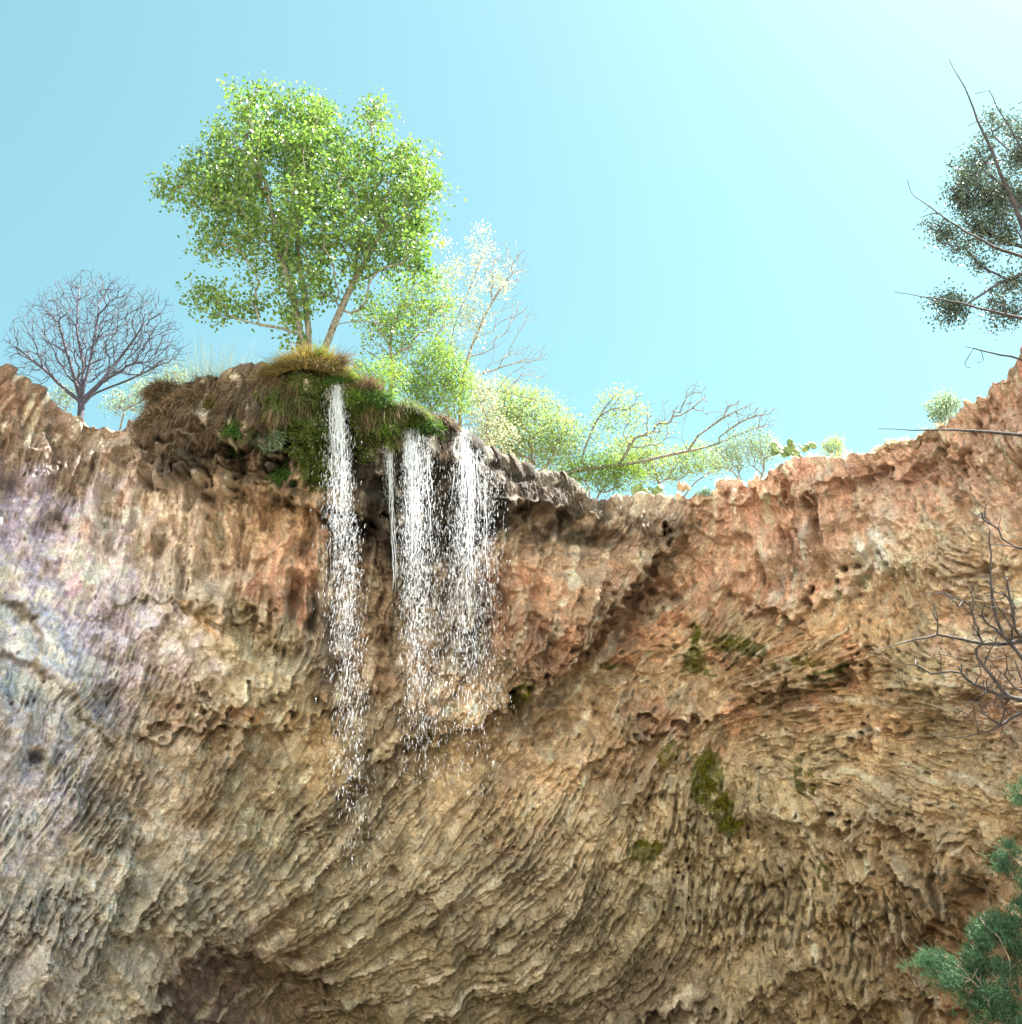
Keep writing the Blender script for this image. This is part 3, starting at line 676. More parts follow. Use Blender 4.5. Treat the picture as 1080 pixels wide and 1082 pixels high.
# ---- cottonwood above the falls
b0 = top(330, 1.3)[0]; yb = b0[1]
st = [dens(dict(pts=[b0, at(318, 350, yb), at(307, 303, yb), at(296, 270, yb), at(290, 235, yb - .1), at(280, 190, yb - .2)]), 3)]
st.append(dens({'pts': [at(326, 350, yb + .1), at(321, 303, yb + .2), at(313, 268, yb + .3), at(318, 215, yb + .4), at(330, 165, yb + .5)], 'from': 1}, 3))
st.append(dens({'pts': [at(346, 362, yb + .2), at(367, 310, yb + .3), at(387, 277, yb + .3), at(408, 235, yb + .3)], 'from': 1}, 3))
tree('cottonwood_tree', 'large bright green leafy tree on the grassy knob above the left waterfall', 'tree', st,
     [(300, 140, 58, 42, yb, .9), (252, 165, 42, 42, yb - .3, .9), (352, 165, 68, 48, yb + .2, 1.1), (402, 200, 52, 58, yb + .3, 1), (214, 200, 42, 32, yb - .4, .8), (300, 215, 90, 50, yb, 1.2),
      (250, 262, 48, 36, yb - .4, .8, .8), (232, 305, 32, 24, yb - .3, .6, .7), (415, 265, 46, 42, yb + .3, .8, .9), (335, 275, 60, 42, yb, 1, .9), (290, 300, 50, 30, yb - .2, .8, .7), (375, 240, 50, 40, yb, 1), (300, 170, 90, 60, yb, 1.2, .8), (290, 338, 50, 16, yb, .5, .35), (188, 198, 22, 16, yb - .3, .4),
      (444, 215, 24, 52, yb + .4, .6), (440, 262, 26, 30, yb + .4, .5), (425, 170, 26, 28, yb + .2, .5), (268, 118, 36, 22, yb, .5), (355, 118, 60, 22, yb + .2, .6), (265, 340, 22, 18, yb, .4, .5), (300, 355, 34, 10, yb, .3, .4), (380, 320, 30, 30, yb + .2, .5, .4)],
     1900, M_BARK, M_COT, .092, 19, .15, r_tip=.007, alpha=.3, thick=.03, aspect=.85, jit=.07, leafsel=.95, hang=.5, clump=7, sig=.21)

# ---- second green tree
b1_ = top(416, 2.2)[0]; y1 = b1_[1]
tree('leafy_sapling', 'slim green tree with dark forked trunk, right of the large leafy tree', 'tree', [dens(dict(pts=[b1_, at(415, 387, y1), at(411, 355, y1), at(422, 328, y1), at(438, 300, y1)]), 3)],
     [(412, 330, 36, 30, y1, .6), (446, 312, 34, 32, y1, .6), (396, 342, 22, 24, y1, .4, .8), (440, 350, 30, 26, y1, .5, .8), (465, 330, 18, 30, y1, .4), (425, 378, 22, 20, y1, .4, .8), (395, 365, 18, 18, y1, .3, .5)], 300, M_TWIG, M_COT2, .075, 16, .13, r_tip=.006, aspect=.55, jit=.08, leafsel=.9)

# ---- half bare tree with pale blossom
b2_ = top(486, 1.8)[0]; y2 = b2_[1]
P2 = [dens(dict(pts=[b2_, at(486, 415, y2), at(490, 392, y2), at(504, 348, y2), at(530, 302, y2), at(548, 282, y2)]), 3)]
P2.append(dens({'pts': [at(476, 365, y2 - .1), at(482, 337, y2 - .2), at(497, 304, y2 - .2), at(510, 270, y2 - .2)], 'from': 4}, 3))
P2.append(dens({'pts': [at(493, 400, y2 + .1), at(519, 392, y2 + .2), at(545, 382, y2 + .2), at(578, 380, y2 + .2)], 'from': 5}, 3))
P2.append(dens({'pts': [at(497, 409, y2 + .1), at(525, 412, y2 + .3), at(549, 418, y2 + .3), at(585, 428, y2 + .3)], 'from': 4}, 3))
tw = blob_attr([(540, 285, 24, 36, y2, .4), (550, 330, 20, 16, y2, .3), (560, 372, 24, 14, y2 + .2, .3), (560, 396, 24, 10, y2 + .2, .3), (565, 422, 24, 6, y2 + .3, .3, .7), (520, 350, 24, 40, y2, .3, .5), (515, 280, 18, 34, y2, .3)], 420)
t_ = tree('half_bare_tree', 'slender half bare tree with white tufts at its top, twigs fanning right', 'tree', P2, [], 0, M_TWIG, None, .05, 1, .1, r_tip=.0045, alpha=.5, extra=tw, jit=.05, sides=4, seg=.2)
lv = blob_attr([(504, 258, 22, 20, y2 - .2, .3), (500, 300, 28, 40, y2 - .2, .3), (488, 350, 24, 36, y2 - .2, .3), (524, 300, 20, 34, y2, .3, .5), (466, 290, 16, 50, y2, .3, .7)], 440, 7, .1)
v, f, t = leaves(lv, 8, .1, .055); child(mesh_obj('crown', v, f, M_WHITE, tint=t), t_)

# ---- bare tree on the left brow
b3_ = top(88, .5)[0]; b3_[2] -= .1; y3 = b3_[1]
P3 = [dens(dict(pts=[b3_, at(86, 425, y3), at(92, 395, y3), at(100, 360, y3), at(104, 325, y3)]), 3)]
for q in ([(80, 405), (70, 370), (62, 340)], [(70, 412), (45, 388), (18, 368)], [(106, 405), (130, 375), (150, 345)], [(102, 415), (135, 402), (170, 385)], [(88, 385), (80, 345), (84, 305)]):
    P3.append(dens({'pts': [at(a, b, y3 + rng.normal() * .15) for a, b in q], 'from': 3}, 3))
tw = blob_attr([(100, 348, 96, 60, y3, 1.2), (98, 302, 44, 20, y3, .5, 1.2), (30, 385, 34, 24, y3, .6, .8), (168, 375, 36, 30, y3, .6, 1), (100, 360, 104, 40, y3, 1.), (60, 325, 30, 20, y3, .5), (145, 322, 30, 22, y3, .5)], 3000)
tree('bare_tree', 'leafless dark tree with a round fan of fine twigs on the left brow', 'tree', P3, [], 0, M_DARKBARK, None, .05, 1, .1, r_tip=.0042, rmax=.12, alpha=.42, extra=tw, jit=.075, sides=4, seg=.22)

def shrub(label, px, b, blobs, natt, leafm, lsize, per, spread, wood=None, name='shrub', aspect=.5, cat='shrub', r_tip=.004, leafsel=.95, group=None, n_st=4, alpha=.4, hang=0):
    base = top(px, b)[0]; y = base[1]; S = []
    bl = [(a[0], a[1], a[2], a[3], y + (a[5] if len(a) > 5 else 0), a[4] if len(a) > 4 else .4) for a in blobs]
    c = at(bl[0][0], bl[0][1], bl[0][4])
    S = [dict(pts=[base, base * .6 + c * .4])]
    for k in range(n_st - 1):
        S.append({'pts': [base + rng.normal(size=3) * .08, base * .6 + at(bl[k % len(bl)][0], bl[k % len(bl)][1], bl[k % len(bl)][4]) * .4 + rng.normal(size=3) * .12], 'from': 0})
    return tree(name, label, cat, S, bl, int(natt * 2.2), wood or M_TWIG, leafm, lsize * 1.12, int(per * 1.9), spread * 1.15, r_tip=r_tip, alpha=alpha, sides=4, jit=.08, leafsel=leafsel, aspect=aspect, seg=.2, group=group, hang=hang, split=False)

shrub('bright green willow bush leaning over the brink between the middle and right falls', 465, .6, [(462, 418, 28, 38), (456, 385, 20, 30), (482, 410, 22, 34), (440, 408, 20, 28), (470, 370, 12, 20)], 150, M_COT2, .075, 10, .09, aspect=.3, hang=.2)
shrub('low sunlit green bush in the gap just right of the grassy knob', 395, 1.1, [(398, 398, 24, 18), (378, 394, 16, 14), (415, 400, 20, 22)], 70, M_COT2, .05, 9, .08)
shrub('round pale green shrub behind the right waterfall', 555, 1.6, [(560, 448, 46, 38, .6), (535, 430, 34, 30, .5), (594, 460, 24, 26, .4), (575, 480, 38, 20, .4), (530, 470, 30, 26, .4)], 380, M_PALE, .06, 9, .12)
shrub('whitish dusty shrub left of the round pale green one', 515, .9, [(510, 432, 22, 34), (520, 460, 28, 26), (503, 408, 18, 20)], 110, M_WHITE, .05, 9, .09)
shrub('low yellow green bush below the leaning bare trunk', 625, 1.0, [(625, 508, 36, 12), (655, 502, 34, 18), (600, 498, 24, 16), (640, 490, 40, 12)], 170, M_COT2, .055, 9, .08)
shrub('spreading light green bush behind the prickly pears', 700, 1.6, [(700, 492, 44, 20), (670, 478, 30, 20), (740, 486, 30, 18)], 190, M_PALE, .055, 9, .1)
shrub('grey green twiggy bush at the right tip of the leaning bare tree', 790, 1.2, [(790, 472, 30, 22), (768, 482, 26, 18), (808, 474, 16, 18)], 150, M_SAGE, .05, 7, .1)
shrub('small pale shrub just right of the larger prickly pear clump', 880, .7, [(880, 474, 13, 12, .2)], 40, M_PALE, .04, 8, .06)
shrub('small grey green shrub alone on the right slope of the rim', 994, .7, [(994, 432, 16, 16, .25), (1003, 424, 10, 9, .2)], 60, M_SAGE, .055, 7, .06)
shrub('dim blue grey thicket behind the bare tree on the left brow', 130, 1.3, [(130, 425, 26, 12), (160, 412, 24, 14), (185, 400, 20, 12)], 110, M_SAGE, .05, 5, .1)
shrub('sparse low bush at the foot of the bare tree on its left', 62, 1.1, [(60, 425, 22, 12), (72, 415, 16, 10)], 50, M_SAGE, .045, 4, .1)

# ---- leaning bare tree along the rim
y6 = top(580, 1.3)[0][1]
P6 = [dens(dict(pts=[top(578, 1.3)[0], at(590, 501, y6), at(619, 494, y6), at(667, 491, y6), at(716, 478, y6), at(749, 473, y6), at(782, 458, y6), at(812, 448, y6)]), 3)]
for q, fr in (([(614, 488), (625, 455), (638, 432), (650, 418)], 6), ([(720, 462), (727, 430), (736, 404)], 13), ([(738, 460), (765, 440), (800, 424)], 13), ([(690, 470), (700, 445), (715, 430)], 11), ([(655, 478), (662, 462), (668, 452)], 9), ([(760, 462), (790, 440), (812, 438)], 16)):
    P6.append(dens({'pts': [at(a, b, y6 + rng.normal() * .12) for a, b in q], 'from': fr}, 3))
tw = blob_attr([(735, 420, 16, 18, y6, .3), (775, 436, 34, 14, y6, .4), (810, 440, 20, 12, y6, .3), (700, 440, 26, 20, y6, .3, .7), (690, 465, 40, 12, y6, .3, .6), (660, 430, 30, 20, y6, .3, .7)], 360)
t_ = tree('leaning_tree', 'bare pale tree leaning right, its trunk lying along the rim', 'tree', P6, [], 0, M_BARK, None, .05, 1, .1, r_tip=.006, rmax=.13, alpha=.45, extra=tw, jit=.06, sides=5, seg=.2)
lv = blob_attr([(652, 418, 20, 14, y6, .3), (662, 440, 26, 18, y6, .3), (630, 450, 22, 22, y6, .3, .8), (690, 455, 26, 12, y6, .3, .6), (640, 475, 40, 12, y6, .3, .8)], 190)
v, f, t = leaves(lv, 13, .1, .055); child(mesh_obj('crown', v, f, M_PALE, tint=t), t_)

# ---- grey oak on the right shoulder
b7 = top(1150, 1.2)[0]; y7 = b7[1]
P7 = [dens(dict(pts=[b7, at(1140, 320, y7), at(1120, 285, y7), at(1105, 220, y7), at(1085, 170, y7)]), 3)]
for q, fr in (([(1085, 288), (1053, 299), (1032, 316), (1002, 329)], 5), ([(1085, 262), (1050, 250), (1020, 235)], 6), ([(1070, 205), (1040, 180), (1020, 170)], 8), ([(1150, 240), (1170, 200)], 6), ([(1090, 320), (1070, 335), (1050, 345)], 4)):
    P7.append(dens({'pts': [at(a, b, y7 + rng.normal() * .1) for a, b in q], 'from': fr}, 3))
tree('oak_tree', 'dark grey green tree with small leaves on the right shoulder of the rim', 'tree', P7,
     [(1066, 150, 42, 36, y7, .5), (1036, 195, 38, 34, y7, .5), (1072, 225, 50, 44, y7, .6), (1012, 240, 26, 26, y7, .4), (1060, 285, 40, 20, y7, .4, .6), (1005, 328, 26, 18, y7, .3), (1045, 330, 34, 16, y7, .3, .5), (1140, 220, 60, 90, y7, .8, .8), (1012, 205, 20, 18, y7, .3)],
     1050, M_DARKBARK, M_OAK, .055, 40, .11, r_tip=.006, rmax=.11, alpha=.35, thick=.025, aspect=.6, leafsel=.95, clump=8, sig=.11)

# ---- dead tree in the foreground, its trunk just outside the picture
y8 = 9.0
tr8 = [at(1215, 1400, y8)]; tr8[0][2] = 0
P8 = [dens(dict(pts=[tr8[0], at(1205, 1150, y8), at(1195, 900, y8), at(1190, 700, y8), at(1185, 500, y8), at(1170, 350, y8), at(1150, 250, y8), at(1120, 180, y8)]), 6)]
for q, fr in (([(1120, 330), (1095, 275), (1080, 235), (1058, 184), (1032, 125), (1020, 91), (1003, 63)], 27), ([(1110, 230), (1080, 155), (1058, 121), (1045, 95)], 33), ([(1130, 290), (1080, 271), (1049, 261), (1024, 246), (990, 225), (964, 206), (959, 190)], 29),
              ([(1130, 345), (1080, 337), (1032, 325), (990, 315), (945, 309)], 28), ([(1130, 395), (1080, 380), (1045, 373), (1020, 366)], 26), ([(1140, 470), (1080, 460), (1024, 454), (981, 455), (928, 453)], 24),
              ([(1140, 590), (1080, 579), (1057, 576), (1041, 574)], 21), ([(1150, 665), (1080, 675), (1040, 683), (998, 669), (969, 675), (918, 690)], 18), ([(1150, 750), (1080, 740), (1040, 731), (1016, 711)], 17),
              ([(1150, 740), (1080, 752), (1046, 773), (1010, 782), (990, 776)], 17), ([(1130, 740), (1080, 699), (1051, 657), (1046, 598), (1046, 560)], 18)):
    P8.append(dens({'pts': [at(a, b, y8 - .1 * k + rng.normal() * .03) for k, (a, b) in enumerate(q)], 'from': fr}, 3))
tw = blob_attr([(1040, 545, 22, 16, 8.8, .15, 1.6), (1010, 630, 26, 26, 8.6, .2, .9), (1050, 640, 30, 50, 8.7, .2), (1000, 700, 34, 20, 8.6, .2, .9), (1060, 720, 30, 26, 8.7, .2), (1040, 750, 40, 20, 8.7, .2), (1030, 385, 14, 12, 8.8, .1, .8), (985, 640, 12, 24, 8.5, .15, .5),
                (1060, 300, 20, 40, 8.8, .2, .3), (960, 700, 20, 8, 8.4, .1, .4), (1035, 120, 16, 30, 8.7, .1, .5), (985, 235, 20, 16, 8.6, .1, .5), (1050, 680, 36, 80, 8.7, .25, .9)], 300)
tree('dead_tree', 'bare dead branches reaching in from the right edge, nearest the viewer', 'tree', P8, [], 0, M_DEAD, None, .05, 1, .1, r_tip=.0036, rmax=.18, alpha=.3, extra=tw, jit=.09, sides=5, seg=.12, thick=.06, cone=.011)

# ---- juniper, bottom right
y9 = 11.0; b9 = at(1150, 1400, y9); b9[2] = -.05
P9 = [dens(dict(pts=[b9, at(1140, 1200, y9), at(1125, 1080, y9), at(1110, 960, y9), at(1100, 860, y9)]), 4)]
t_ = tree('juniper_tree', 'blue green juniper in the bottom right corner', 'tree', P9, [(1014, 1028, 34, 16, y9, .25), (984, 1012, 16, 16, y9, .15), (1045, 1045, 40, 34, y9, .35), (1040, 985, 18, 20, y9, .2), (1072, 985, 22, 40, y9, .25), (1066, 905, 14, 20, y9, .2), (1076, 850, 9, 28, y9, .2, .8), (1110, 960, 34, 100, y9, .4), (1080, 1120, 80, 60, y9, .5)],
     330, M_TWIG, None, .03, 1, .05, r_tip=.003, rmax=.12, alpha=.35, thick=.03, jit=.08, seg=.15, sides=4)
lv = blob_attr([(1014, 1030, 34, 18, y9, .25), (984, 1012, 17, 18, y9, .15), (1045, 1045, 40, 36, y9, .35), (1040, 985, 18, 22, y9, .2), (1072, 985, 22, 36, y9, .25), (1066, 905, 14, 20, y9, .2), (1076, 850, 8, 28, y9, .15, .7), (1112, 960, 34, 100, y9, .4, .7), (1080, 1120, 80, 60, y9, .5, .7)], 2000, 9, .055)
n_ = len(lv); up = unit(lv - at(1080, 1080, y9) + np.array([0, 0, .8])); k = 20
P_ = np.repeat(lv, k, 0) + rng.standard_normal((n_ * k, 3)) * .026; D_ = unit(np.repeat(up, k, 0) + rng.standard_normal((n_ * k, 3)) * .8)
V, F_, t = blades(P_, D_, .035 + .05 * rng.random(n_ * k), np.full(n_ * k, .008), .1, 2); child(mesh_obj('crown', V, F_, M_JUN, tint=np.repeat(rng.random(n_), k * 6) * .6 + t * .4), t_)

# ---- tussocks, thatch, moss and ferns
def pts_on(blobs, n):
    out = []
    wts = np.array([b[2] * b[3] * (b[4] if len(b) > 4 else 1) for b in blobs], float); wts /= wts.sum()
    for b, wt in zip(blobs, wts):
        k = int(n * wt); a = rng.random(k) * 2 * np.pi; r_ = np.sqrt(rng.random(k)); out.append(np.stack([b[0] + np.cos(a) * r_ * b[2], b[1] + np.sin(a) * r_ * b[3]], 1))
    q = np.concatenate(out); c = np.clip(np.searchsorted(cols, q[:, 0]), 0, nc - 1); q[:, 1] = np.maximum(q[:, 1], rimv[c] + 1)
    p, nn = surf(q[:, 0], q[:, 1]); return p, nn, q
def tussock(name, label, px, b, wid, n, ln, mat, lift=.5, grav=.8, spreadz=.15, cat='grass clump', group=None, dz=0, bw=.012):
    c = top(px, b)[0]; c = c + np.array([0, 0, dz]); a = rng.random(n) * 2 * np.pi; r_ = np.sqrt(rng.random(n)); off = np.stack([np.cos(a) * r_ * wid, np.sin(a) * r_ * wid * .7, spreadz * (1 - r_ ** 2) + rng.random(n) * .04], 1)
    D_ = unit(off * np.array([1, 1, .3]) / wid + np.array([0, 0, lift]) + rng.standard_normal((n, 3)) * .25)
    V, F_, t = blades(c + off, D_, ln * (.5 + .7 * rng.random(n)), bw * (.6 + .8 * rng.random(n)), grav, 5)
    return tag(mesh_obj(name, V, F_, mat, tint=t), label, cat, group)
def mound(px, b, wid, hgt, mat, nm):
    pass
tk = tussock('grass_tussock', 'domed golden brown grass tussock on top of the knob beside the left waterfall', 326, .25, .76, 7500, .62, M_GOLD, .7, 1.15, .40, bw=.014)
c_ = top(326, .25)[0]
for q in range(7):                                                    # fresh green and dead brown shocks growing through it
    a_ = rng.normal(0, .3, 2); m_ = 260; V, F_, t = blades(c_ + np.array([a_[0], a_[1] * .5, .3]) + rng.normal(0, .06, (m_, 3)), unit(np.array([a_[0] * 1.5, a_[1] - .2, 1.1]) + rng.normal(0, .4, (m_, 3))), .3 + .5 * rng.random(m_), np.full(m_, .011), .9, 5)
    o = child(mesh_obj('grass_shock', V, F_, M_FERN if q % 3 == 0 else (M_BROWN if q % 3 == 1 else M_GOLD), tint=t), tk)
tussock('grass_tussock', 'small fresh green grass tuft on the right end of the golden tussock', 362, .15, .26, 2200, .34, M_FERN, .7, 1.0, .2)
tussock('grass_tussock', 'brownish tuft between the left waterfall and the bright bushes', 386, .2, .3, 2200, .36, M_BROWN, .6, 1.0, .18)
tussock('grass_tussock', 'dull green drooping tuft over the lip of the middle waterfall', 425, .2, .42, 2600, .46, M_DULL, .45, 1.3, .15)
tussock('grass_tussock', 'dark brown drooping tuft between the middle and right waterfalls', 458, .12, .34, 2600, .42, M_BROWN, .4, 1.4, .18)
tussock('feather_grass', 'tall whitish feathery grass left of the golden tussock', 232, .4, .9, 520, 1.05, M_WHITE, 2.0, .22, .05, bw=.007)
tussock('feather_grass', 'thin pale grass stalks right of the bare tree', 190, .4, .7, 300, .8, M_WHITE, 2.0, .22, .02, bw=.006)
tussock('grass_tussock', 'brown matted grass clump on the left end of the knob', 178, .12, .4, 2600, .42, M_BROWN, .4, 1.2, .12)
# thatch hanging over the knob: uncountable
P_, N_, q = pts_on([(200, 440, 55, 34), (255, 420, 60, 26), (290, 425, 40, 24, .8), (165, 455, 24, 22), (200, 480, 40, 14, .5), (440, 470, 30, 14, .7), (400, 440, 26, 14, .5)], 15000)
clump = np.sin(q[:, 0] * .21 + 2 * np.sin(q[:, 1] * .09)) + np.sin(q[:, 1] * .17 + q[:, 0] * .07) + rng.normal(size=len(q)) * .6
kp = clump > -.25; P_, N_ = P_[kp], N_[kp]; n = len(P_)
V, F_, t = blades(P_, unit(N_ * .8 + rng.standard_normal((n, 3)) * .35 + np.array([0, 0, .15])), .16 + .5 * rng.random(n) ** 1.7, .007 + .012 * rng.random(n), 1.6, 4)
tag(mesh_obj('hanging_grass', V, F_, M_BROWN, tint=t * .5 + .5 * np.repeat(np.clip(clump[kp] / 3, 0, 1), 10)), 'brown dead grass hanging in mats over the left half of the knob', 'grass', kind='stuff')
P_, N_, q = pts_on([(320, 440, 34, 44), (338, 485, 20, 36), (395, 440, 26, 26, 1.1), (425, 450, 26, 24), (352, 410, 16, 10), (300, 420, 24, 14, .6), (385, 470, 14, 20, .6)], 11000)
cl = rng.random(len(P_)); pts_m = P_ + N_ * .03
v, f, t = leaves(pts_m, 3, .03, .04, .7, .3)
tag(mesh_obj('moss', v, f, M_MOSS, tint=t), 'dark green moss carpet on wet rock either side of the left waterfall', 'moss', kind='stuff')
P_, N_, q = pts_on([(745, 822, 13, 30), (762, 846, 14, 14), (702, 798, 8, 12), (690, 892, 18, 7), (738, 692, 6, 26), (770, 868, 16, 8), (782, 680, 18, 5, .6), (857, 826, 4, 14), (845, 700, 30, 4, .6), (552, 738, 10, 16, .6)], 3600)
kp = np.sin(q[:, 0] * .33 + np.sin(q[:, 1] * .21) * 2) + np.sin(q[:, 1] * .23 + q[:, 0] * .1) + rng.normal(size=len(q)) * .5 > -.1
v, f, t = leaves(P_[kp] + N_[kp] * .02, 4, .03, .04, .7, .3)
tag(mesh_obj('wall_moss', v, f, M_YMOSS, tint=t), 'yellow green moss in ragged patches low on the right half of the cliff', 'moss', kind='stuff')
def fern(label, px, py, n, ln, mat=None, w_=.14, name='fern'):
    p, nn = surf(px, py); p = p[0] + nn[0] * .05; o = rng.standard_normal((n, 3)) * w_ * np.array([1, .4, .6])
    V, F_, t = blades(p + o, unit(nn[0] * .6 + np.array([0, 0, .7]) + rng.standard_normal((n, 3)) * .5), ln * (.5 + .8 * rng.random(n)), np.full(n, .022), 1.2, 4)
    return tag(mesh_obj(name, V, F_, mat or M_FERN, tint=t), label, 'plant')
fern('bright green grassy plant growing on the face of the knob', 262, 460, 420, .28)
fern('grey green drooping plant right of the bright green one on the knob face', 290, 468, 420, .3, M_SAGE)
fern('yellowish grass tuft on the knob face above the bright green plant', 225, 432, 420, .26, M_GOLD)
for a_, b_, nm in ((178, 448, 'ragged brown grass tuft low on the far left flank of the knob'), (205, 428, 'ragged brown grass tuft near the top of the left flank of the knob'), (312, 425, 'ragged grass tuft just under the golden tussock')):
    fern(nm, a_, b_, 500, .42, M_BROWN if a_ < 300 else M_DULL, .18)
for a_, b_, nm in ((340, 500, 'dark mossy clump low on the wet wall left of the left waterfall'), (382, 430, 'dark mossy clump right of the top of the left waterfall'), (432, 440, 'dark mossy clump above the middle waterfall')):
    fern(nm, a_, b_, 700, .2, M_MOSS, .13, 'moss_clump')
for a_, b_, nm in ((246, 476, 'small bright fern low on the knob face, left of the bright green plant\'s foot'), (300, 505, 'dark green fern hanging under the knob left of the moss carpet'), (446, 455, 'green fern hanging beside the top of the middle waterfall'),
                   (372, 418, 'light green grass spilling over the lip right of the left waterfall'), (398, 424, 'long green grass arching over the moss between the left and middle waterfalls')):
    fern(nm, a_, b_, 420, .34, M_FERN if a_ != 372 else M_COT2, .15)
fern('yellow green leafy plant hanging just right of the left waterfall', 405, 452, 260, .22, M_COT2, .1)
fern('trailing yellow green plant below the lip between left and middle falls', 411, 470, 160, .2, M_COT2, .07)
fern('small green plant on the rim left of the larger prickly pear clump', 745, 512, 120, .2, M_SAGE, .1)
# roots trailing from the lip right of the falls
P_, N_, q = pts_on([(560, 514, 40, 10), (600, 524, 40, 8), (520, 500, 14, 10)], 420); n = len(P_)
V, F_, t = blades(P_ + N_ * .03, unit(N_ + rng.standard_normal((n, 3)) * .5), .15 + .4 * rng.random(n) ** 2, .010 + .01 * rng.random(n), 2.2, 5)
tag(mesh_obj('hanging_roots', V, F_, M_ROOT), 'dark stringy roots hanging from the lip right of the falls', 'roots', kind='stuff')
# rim grass tufts, scattered and uncountable
xs = np.concatenate([rng.uniform(600, 1010, 220), rng.uniform(0, 60, 14), rng.uniform(485, 600, 160)]); bb = np.abs(rng.normal(0, .35, len(xs))) + .05
C_ = np.array([top(a, b)[0] for a, b in zip(xs, bb)]); k = 14; n = len(C_) * k
V, F_, t = blades(np.repeat(C_, k, 0) + rng.standard_normal((n, 3)) * .03, unit(rng.standard_normal((n, 3)) * .5 + np.array([0, 0, .9])), .08 + .16 * rng.random(n), np.full(n, .008), .7, 3)
tag(mesh_obj('rim_grass', V, F_, M_STRAW, tint=t), 'dry straw coloured grass along the rim of the cliff', 'grass', kind='stuff')

# ---- prickly pears
def pad_mesh(L, W, T, n=10, m=7):
    u = np.linspace(0, np.pi, m); a = np.linspace(0, 2 * np.pi, n, endpoint=False); U, A = np.meshgrid(u, a, indexing='ij')
    prof = np.sin(U) ** .8 * (1 - .18 * np.cos(U)); x = prof * np.cos(A) * W / 2; y = prof * np.sin(A) * T / 2; z = (1 - np.cos(U)) / 2 * L
    V = np.stack([x, y, z], -1).reshape(-1, 3); I = np.arange(m * n).reshape(m, n); F_ = np.stack([I[:-1], np.roll(I, -1, 1)[:-1], np.roll(I, -1, 1)[1:], I[1:]], -1).reshape(-1, 4); return V, F_
def rot_to(d, spin):
    z = unit(np.array(d, float)); x = unit(np.cross(z, [math.cos(spin), math.sin(spin), .01])); y = np.cross(z, x); return np.stack([x, y, z], 1)
def prickly_pear(label, px, b, w_, pads, mat, lift=.12):
    base = top(px, b)[0] + np.array([0, 0, lift]); root = empty('prickly_pear', base); tag(root, label, 'cactus')
    for i in range(pads):
        L = rng.uniform(.17, .27); off = np.array([rng.uniform(-w_, w_), rng.uniform(-.15, .2), rng.uniform(-.1, .16)]); Vp, Fp = pad_mesh(L, L * .8, .045)
        V = Vp @ rot_to([rng.normal() * .4, rng.normal() * .3, 1], rng.normal() * .5 + 1.57).T + base + off
        child(mesh_obj('pad', V, Fp, mat, smooth=True, tint=np.full(len(V), rng.random())), root)
    return root
prickly_pear('larger prickly pear clump with overlapping green pads on the right half of the rim', 840, .12, .5, 26, M_PAD, .1)
prickly_pear('low prickly pear with a row of green pads at the lowest dip of the rim', 682, .15, .38, 14, M_PAD, .02)
prickly_pear('dried pinkish prickly pear standing right of the low green row', 722, .35, .2, 7, M_PADP, .18)

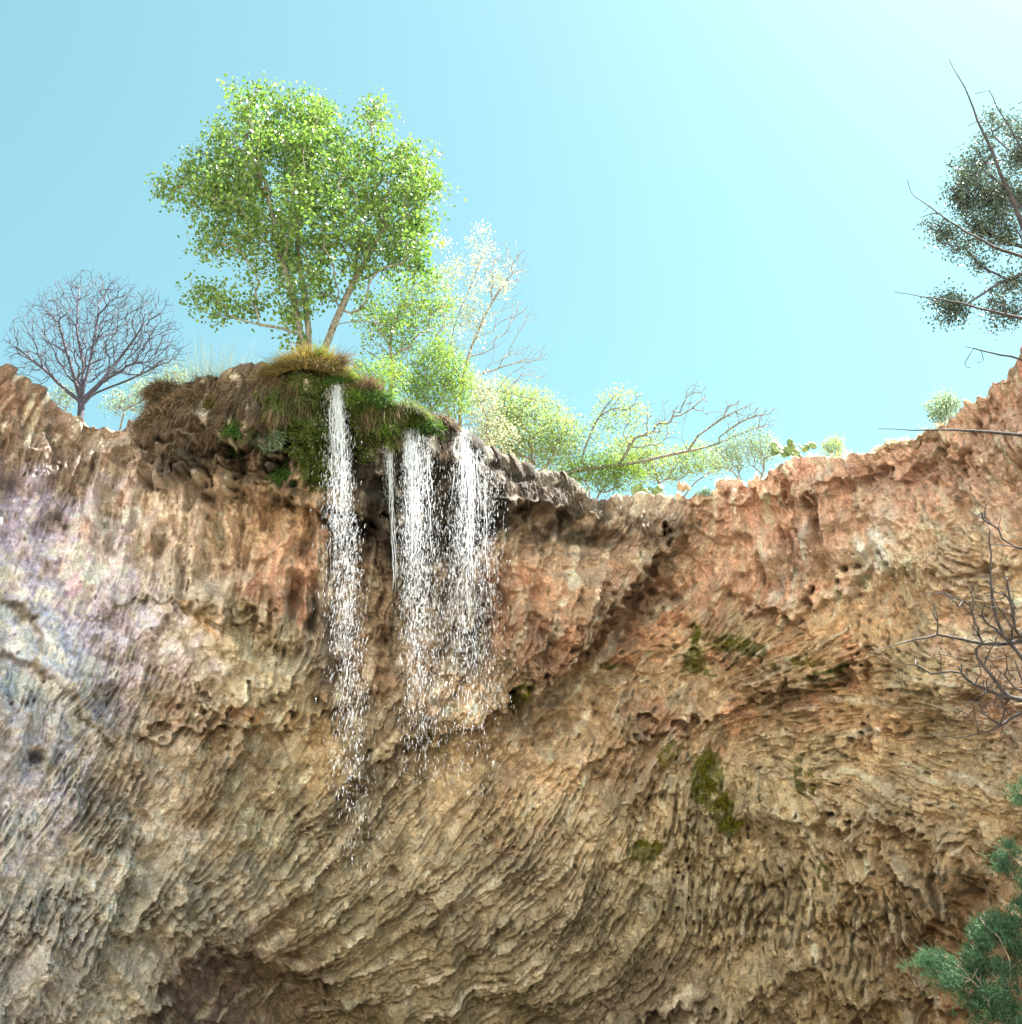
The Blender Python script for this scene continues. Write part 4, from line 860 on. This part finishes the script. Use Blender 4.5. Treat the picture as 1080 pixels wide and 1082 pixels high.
# ---- the three falls
def droplets(P, L, W, V0=None):
    """small stretched drops: 6 points, 8 faces each"""
    n = len(P); ax = unit(np.stack([rng.normal(0, .12, n), rng.normal(0, .12, n), -np.ones(n)], 1)); s1 = unit(np.cross(ax, rvec(n))); s2 = np.cross(ax, s1)
    L = L[:, None] / 2; W = W[:, None] / 2
    V = np.stack([P - ax * L, P + s1 * W, P + s2 * W, P - s1 * W, P - s2 * W, P + ax * L], 1).reshape(-1, 3)
    f = np.array([[0, 2, 1], [0, 3, 2], [0, 4, 3], [0, 1, 4], [5, 1, 2], [5, 2, 3], [5, 3, 4], [5, 4, 1]]); F_ = (np.arange(n)[:, None, None] * 6 + f[None]).reshape(-1, 3); return V, F_
def fall(label, lips, n, fall_m, spread, strands, decay=1.0, size=1.0, drift=.1):
    """lips: (px, py, weight, width_px); the water leaves the lip and drops freely"""
    W_ = np.array([l[2] for l in lips], float); W_ /= W_.sum(); Ps, Ls, Ws = [], [], []; parts = []
    for (px, py, wt, wd), q in zip(lips, W_):
        k = int(n * q); x = px + rng.normal(0, wd * .5, k); p, nn = surf(x, np.full(k, py)); p0, n0 = surf(np.full(1, px), np.full(1, py)); p = p0[0] * .8 + p * .2 + np.stack([(x - px) * .018, 0 * x, 0 * x], 1)
        s = rng.beta(1.0, 2.1 * decay, k) * fall_m; tt = np.sqrt(2 * s / 9.8)
        gust = drift * s + .03 * np.sin(s * 2.1 + px) * s / 6
        P = p + np.stack([rng.normal(0, 1, k) * spread * (.2 + s / 6) ** .7 * .45 + .07 * np.sin(s * 1.7 + rng.integers(0, 4, k) * 1.7) * np.minimum(s, 2) + gust, -.25 - .3 * tt + rng.normal(0, 1, k) * (.04 + .06 * s), -s], 1)
        Ps.append(P); Ls.append((.035 + .13 * rng.random(k) ** 2) * size); Ws.append((.0038 + .008 * rng.random(k) ** 4) * size)
    P = np.concatenate(Ps); V, F_ = droplets(P, np.concatenate(Ls), np.concatenate(Ws))
    root = empty('waterfall', at(lips[0][0], lips[0][1], P[:, 1].mean())); tag(root, label, 'waterfall')
    o = child(mesh_obj('droplets', V, F_, M_WATER), root); o['kind'] = 'stuff'
    nodesA = []
    VV, FF, off = [], [], 0
    for (px, py, wt, wd), q in zip(lips, W_):
        for j in range(int(strands * q) + 1):
            x = px + rng.normal(0, wd * .42); p0, n0 = surf(px, py); start = p0[0] + np.array([(x - px) * .018, 0, .06]); ln = rng.uniform(.3, 1.0) * 3.4; off0 = rng.uniform(0, .6)
            s = np.linspace(off0, off0 + ln, 12); tt = np.sqrt(2 * s / 9.8)
            pp = start + np.stack([drift * s + .02 * np.sin(s * 5 + j) + rng.normal(0, .02) * s, -.22 - .3 * tt, -s], 1); rr = np.linspace(.011, .003, 12) * rng.uniform(.4, 1.2) * (1 + .5 * np.sin(s * 14 + j))
            v_, f_ = tubes(pp, np.arange(-1, 11), rr, 4); VV.append(v_); FF.append(f_ + off); off += len(v_)
    if VV: child(mesh_obj('stream', np.concatenate(VV), np.concatenate(FF), M_WATER, smooth=True), root)
    return root
fall('left waterfall, one narrow long stream falling beside the moss', [(357, 414, 1.2, 6), (352, 416, .5, 14)], 6600, 10.6, .15, 22, 1.1, 1, .122)
fall('middle waterfall, dense white stream under the drooping tufts', [(434, 462, 1, 8), (443, 470, .8, 12), (430, 466, .5, 4)], 6200, 8.2, .18, 22, 1, 1, .072)
fall('right waterfall, broad ragged veil spreading under the willow bush', [(480, 470, 1, 9), (492, 484, .9, 14), (506, 505, .4, 16)], 5800, 8.0, .34, 22, 1., 1, .005)
fall('thin broken trickle between the left and middle waterfalls', [(411, 478, 1, 5)], 700, 2.2, .08, 7, 1.3)
print('done', time.time() - T0)
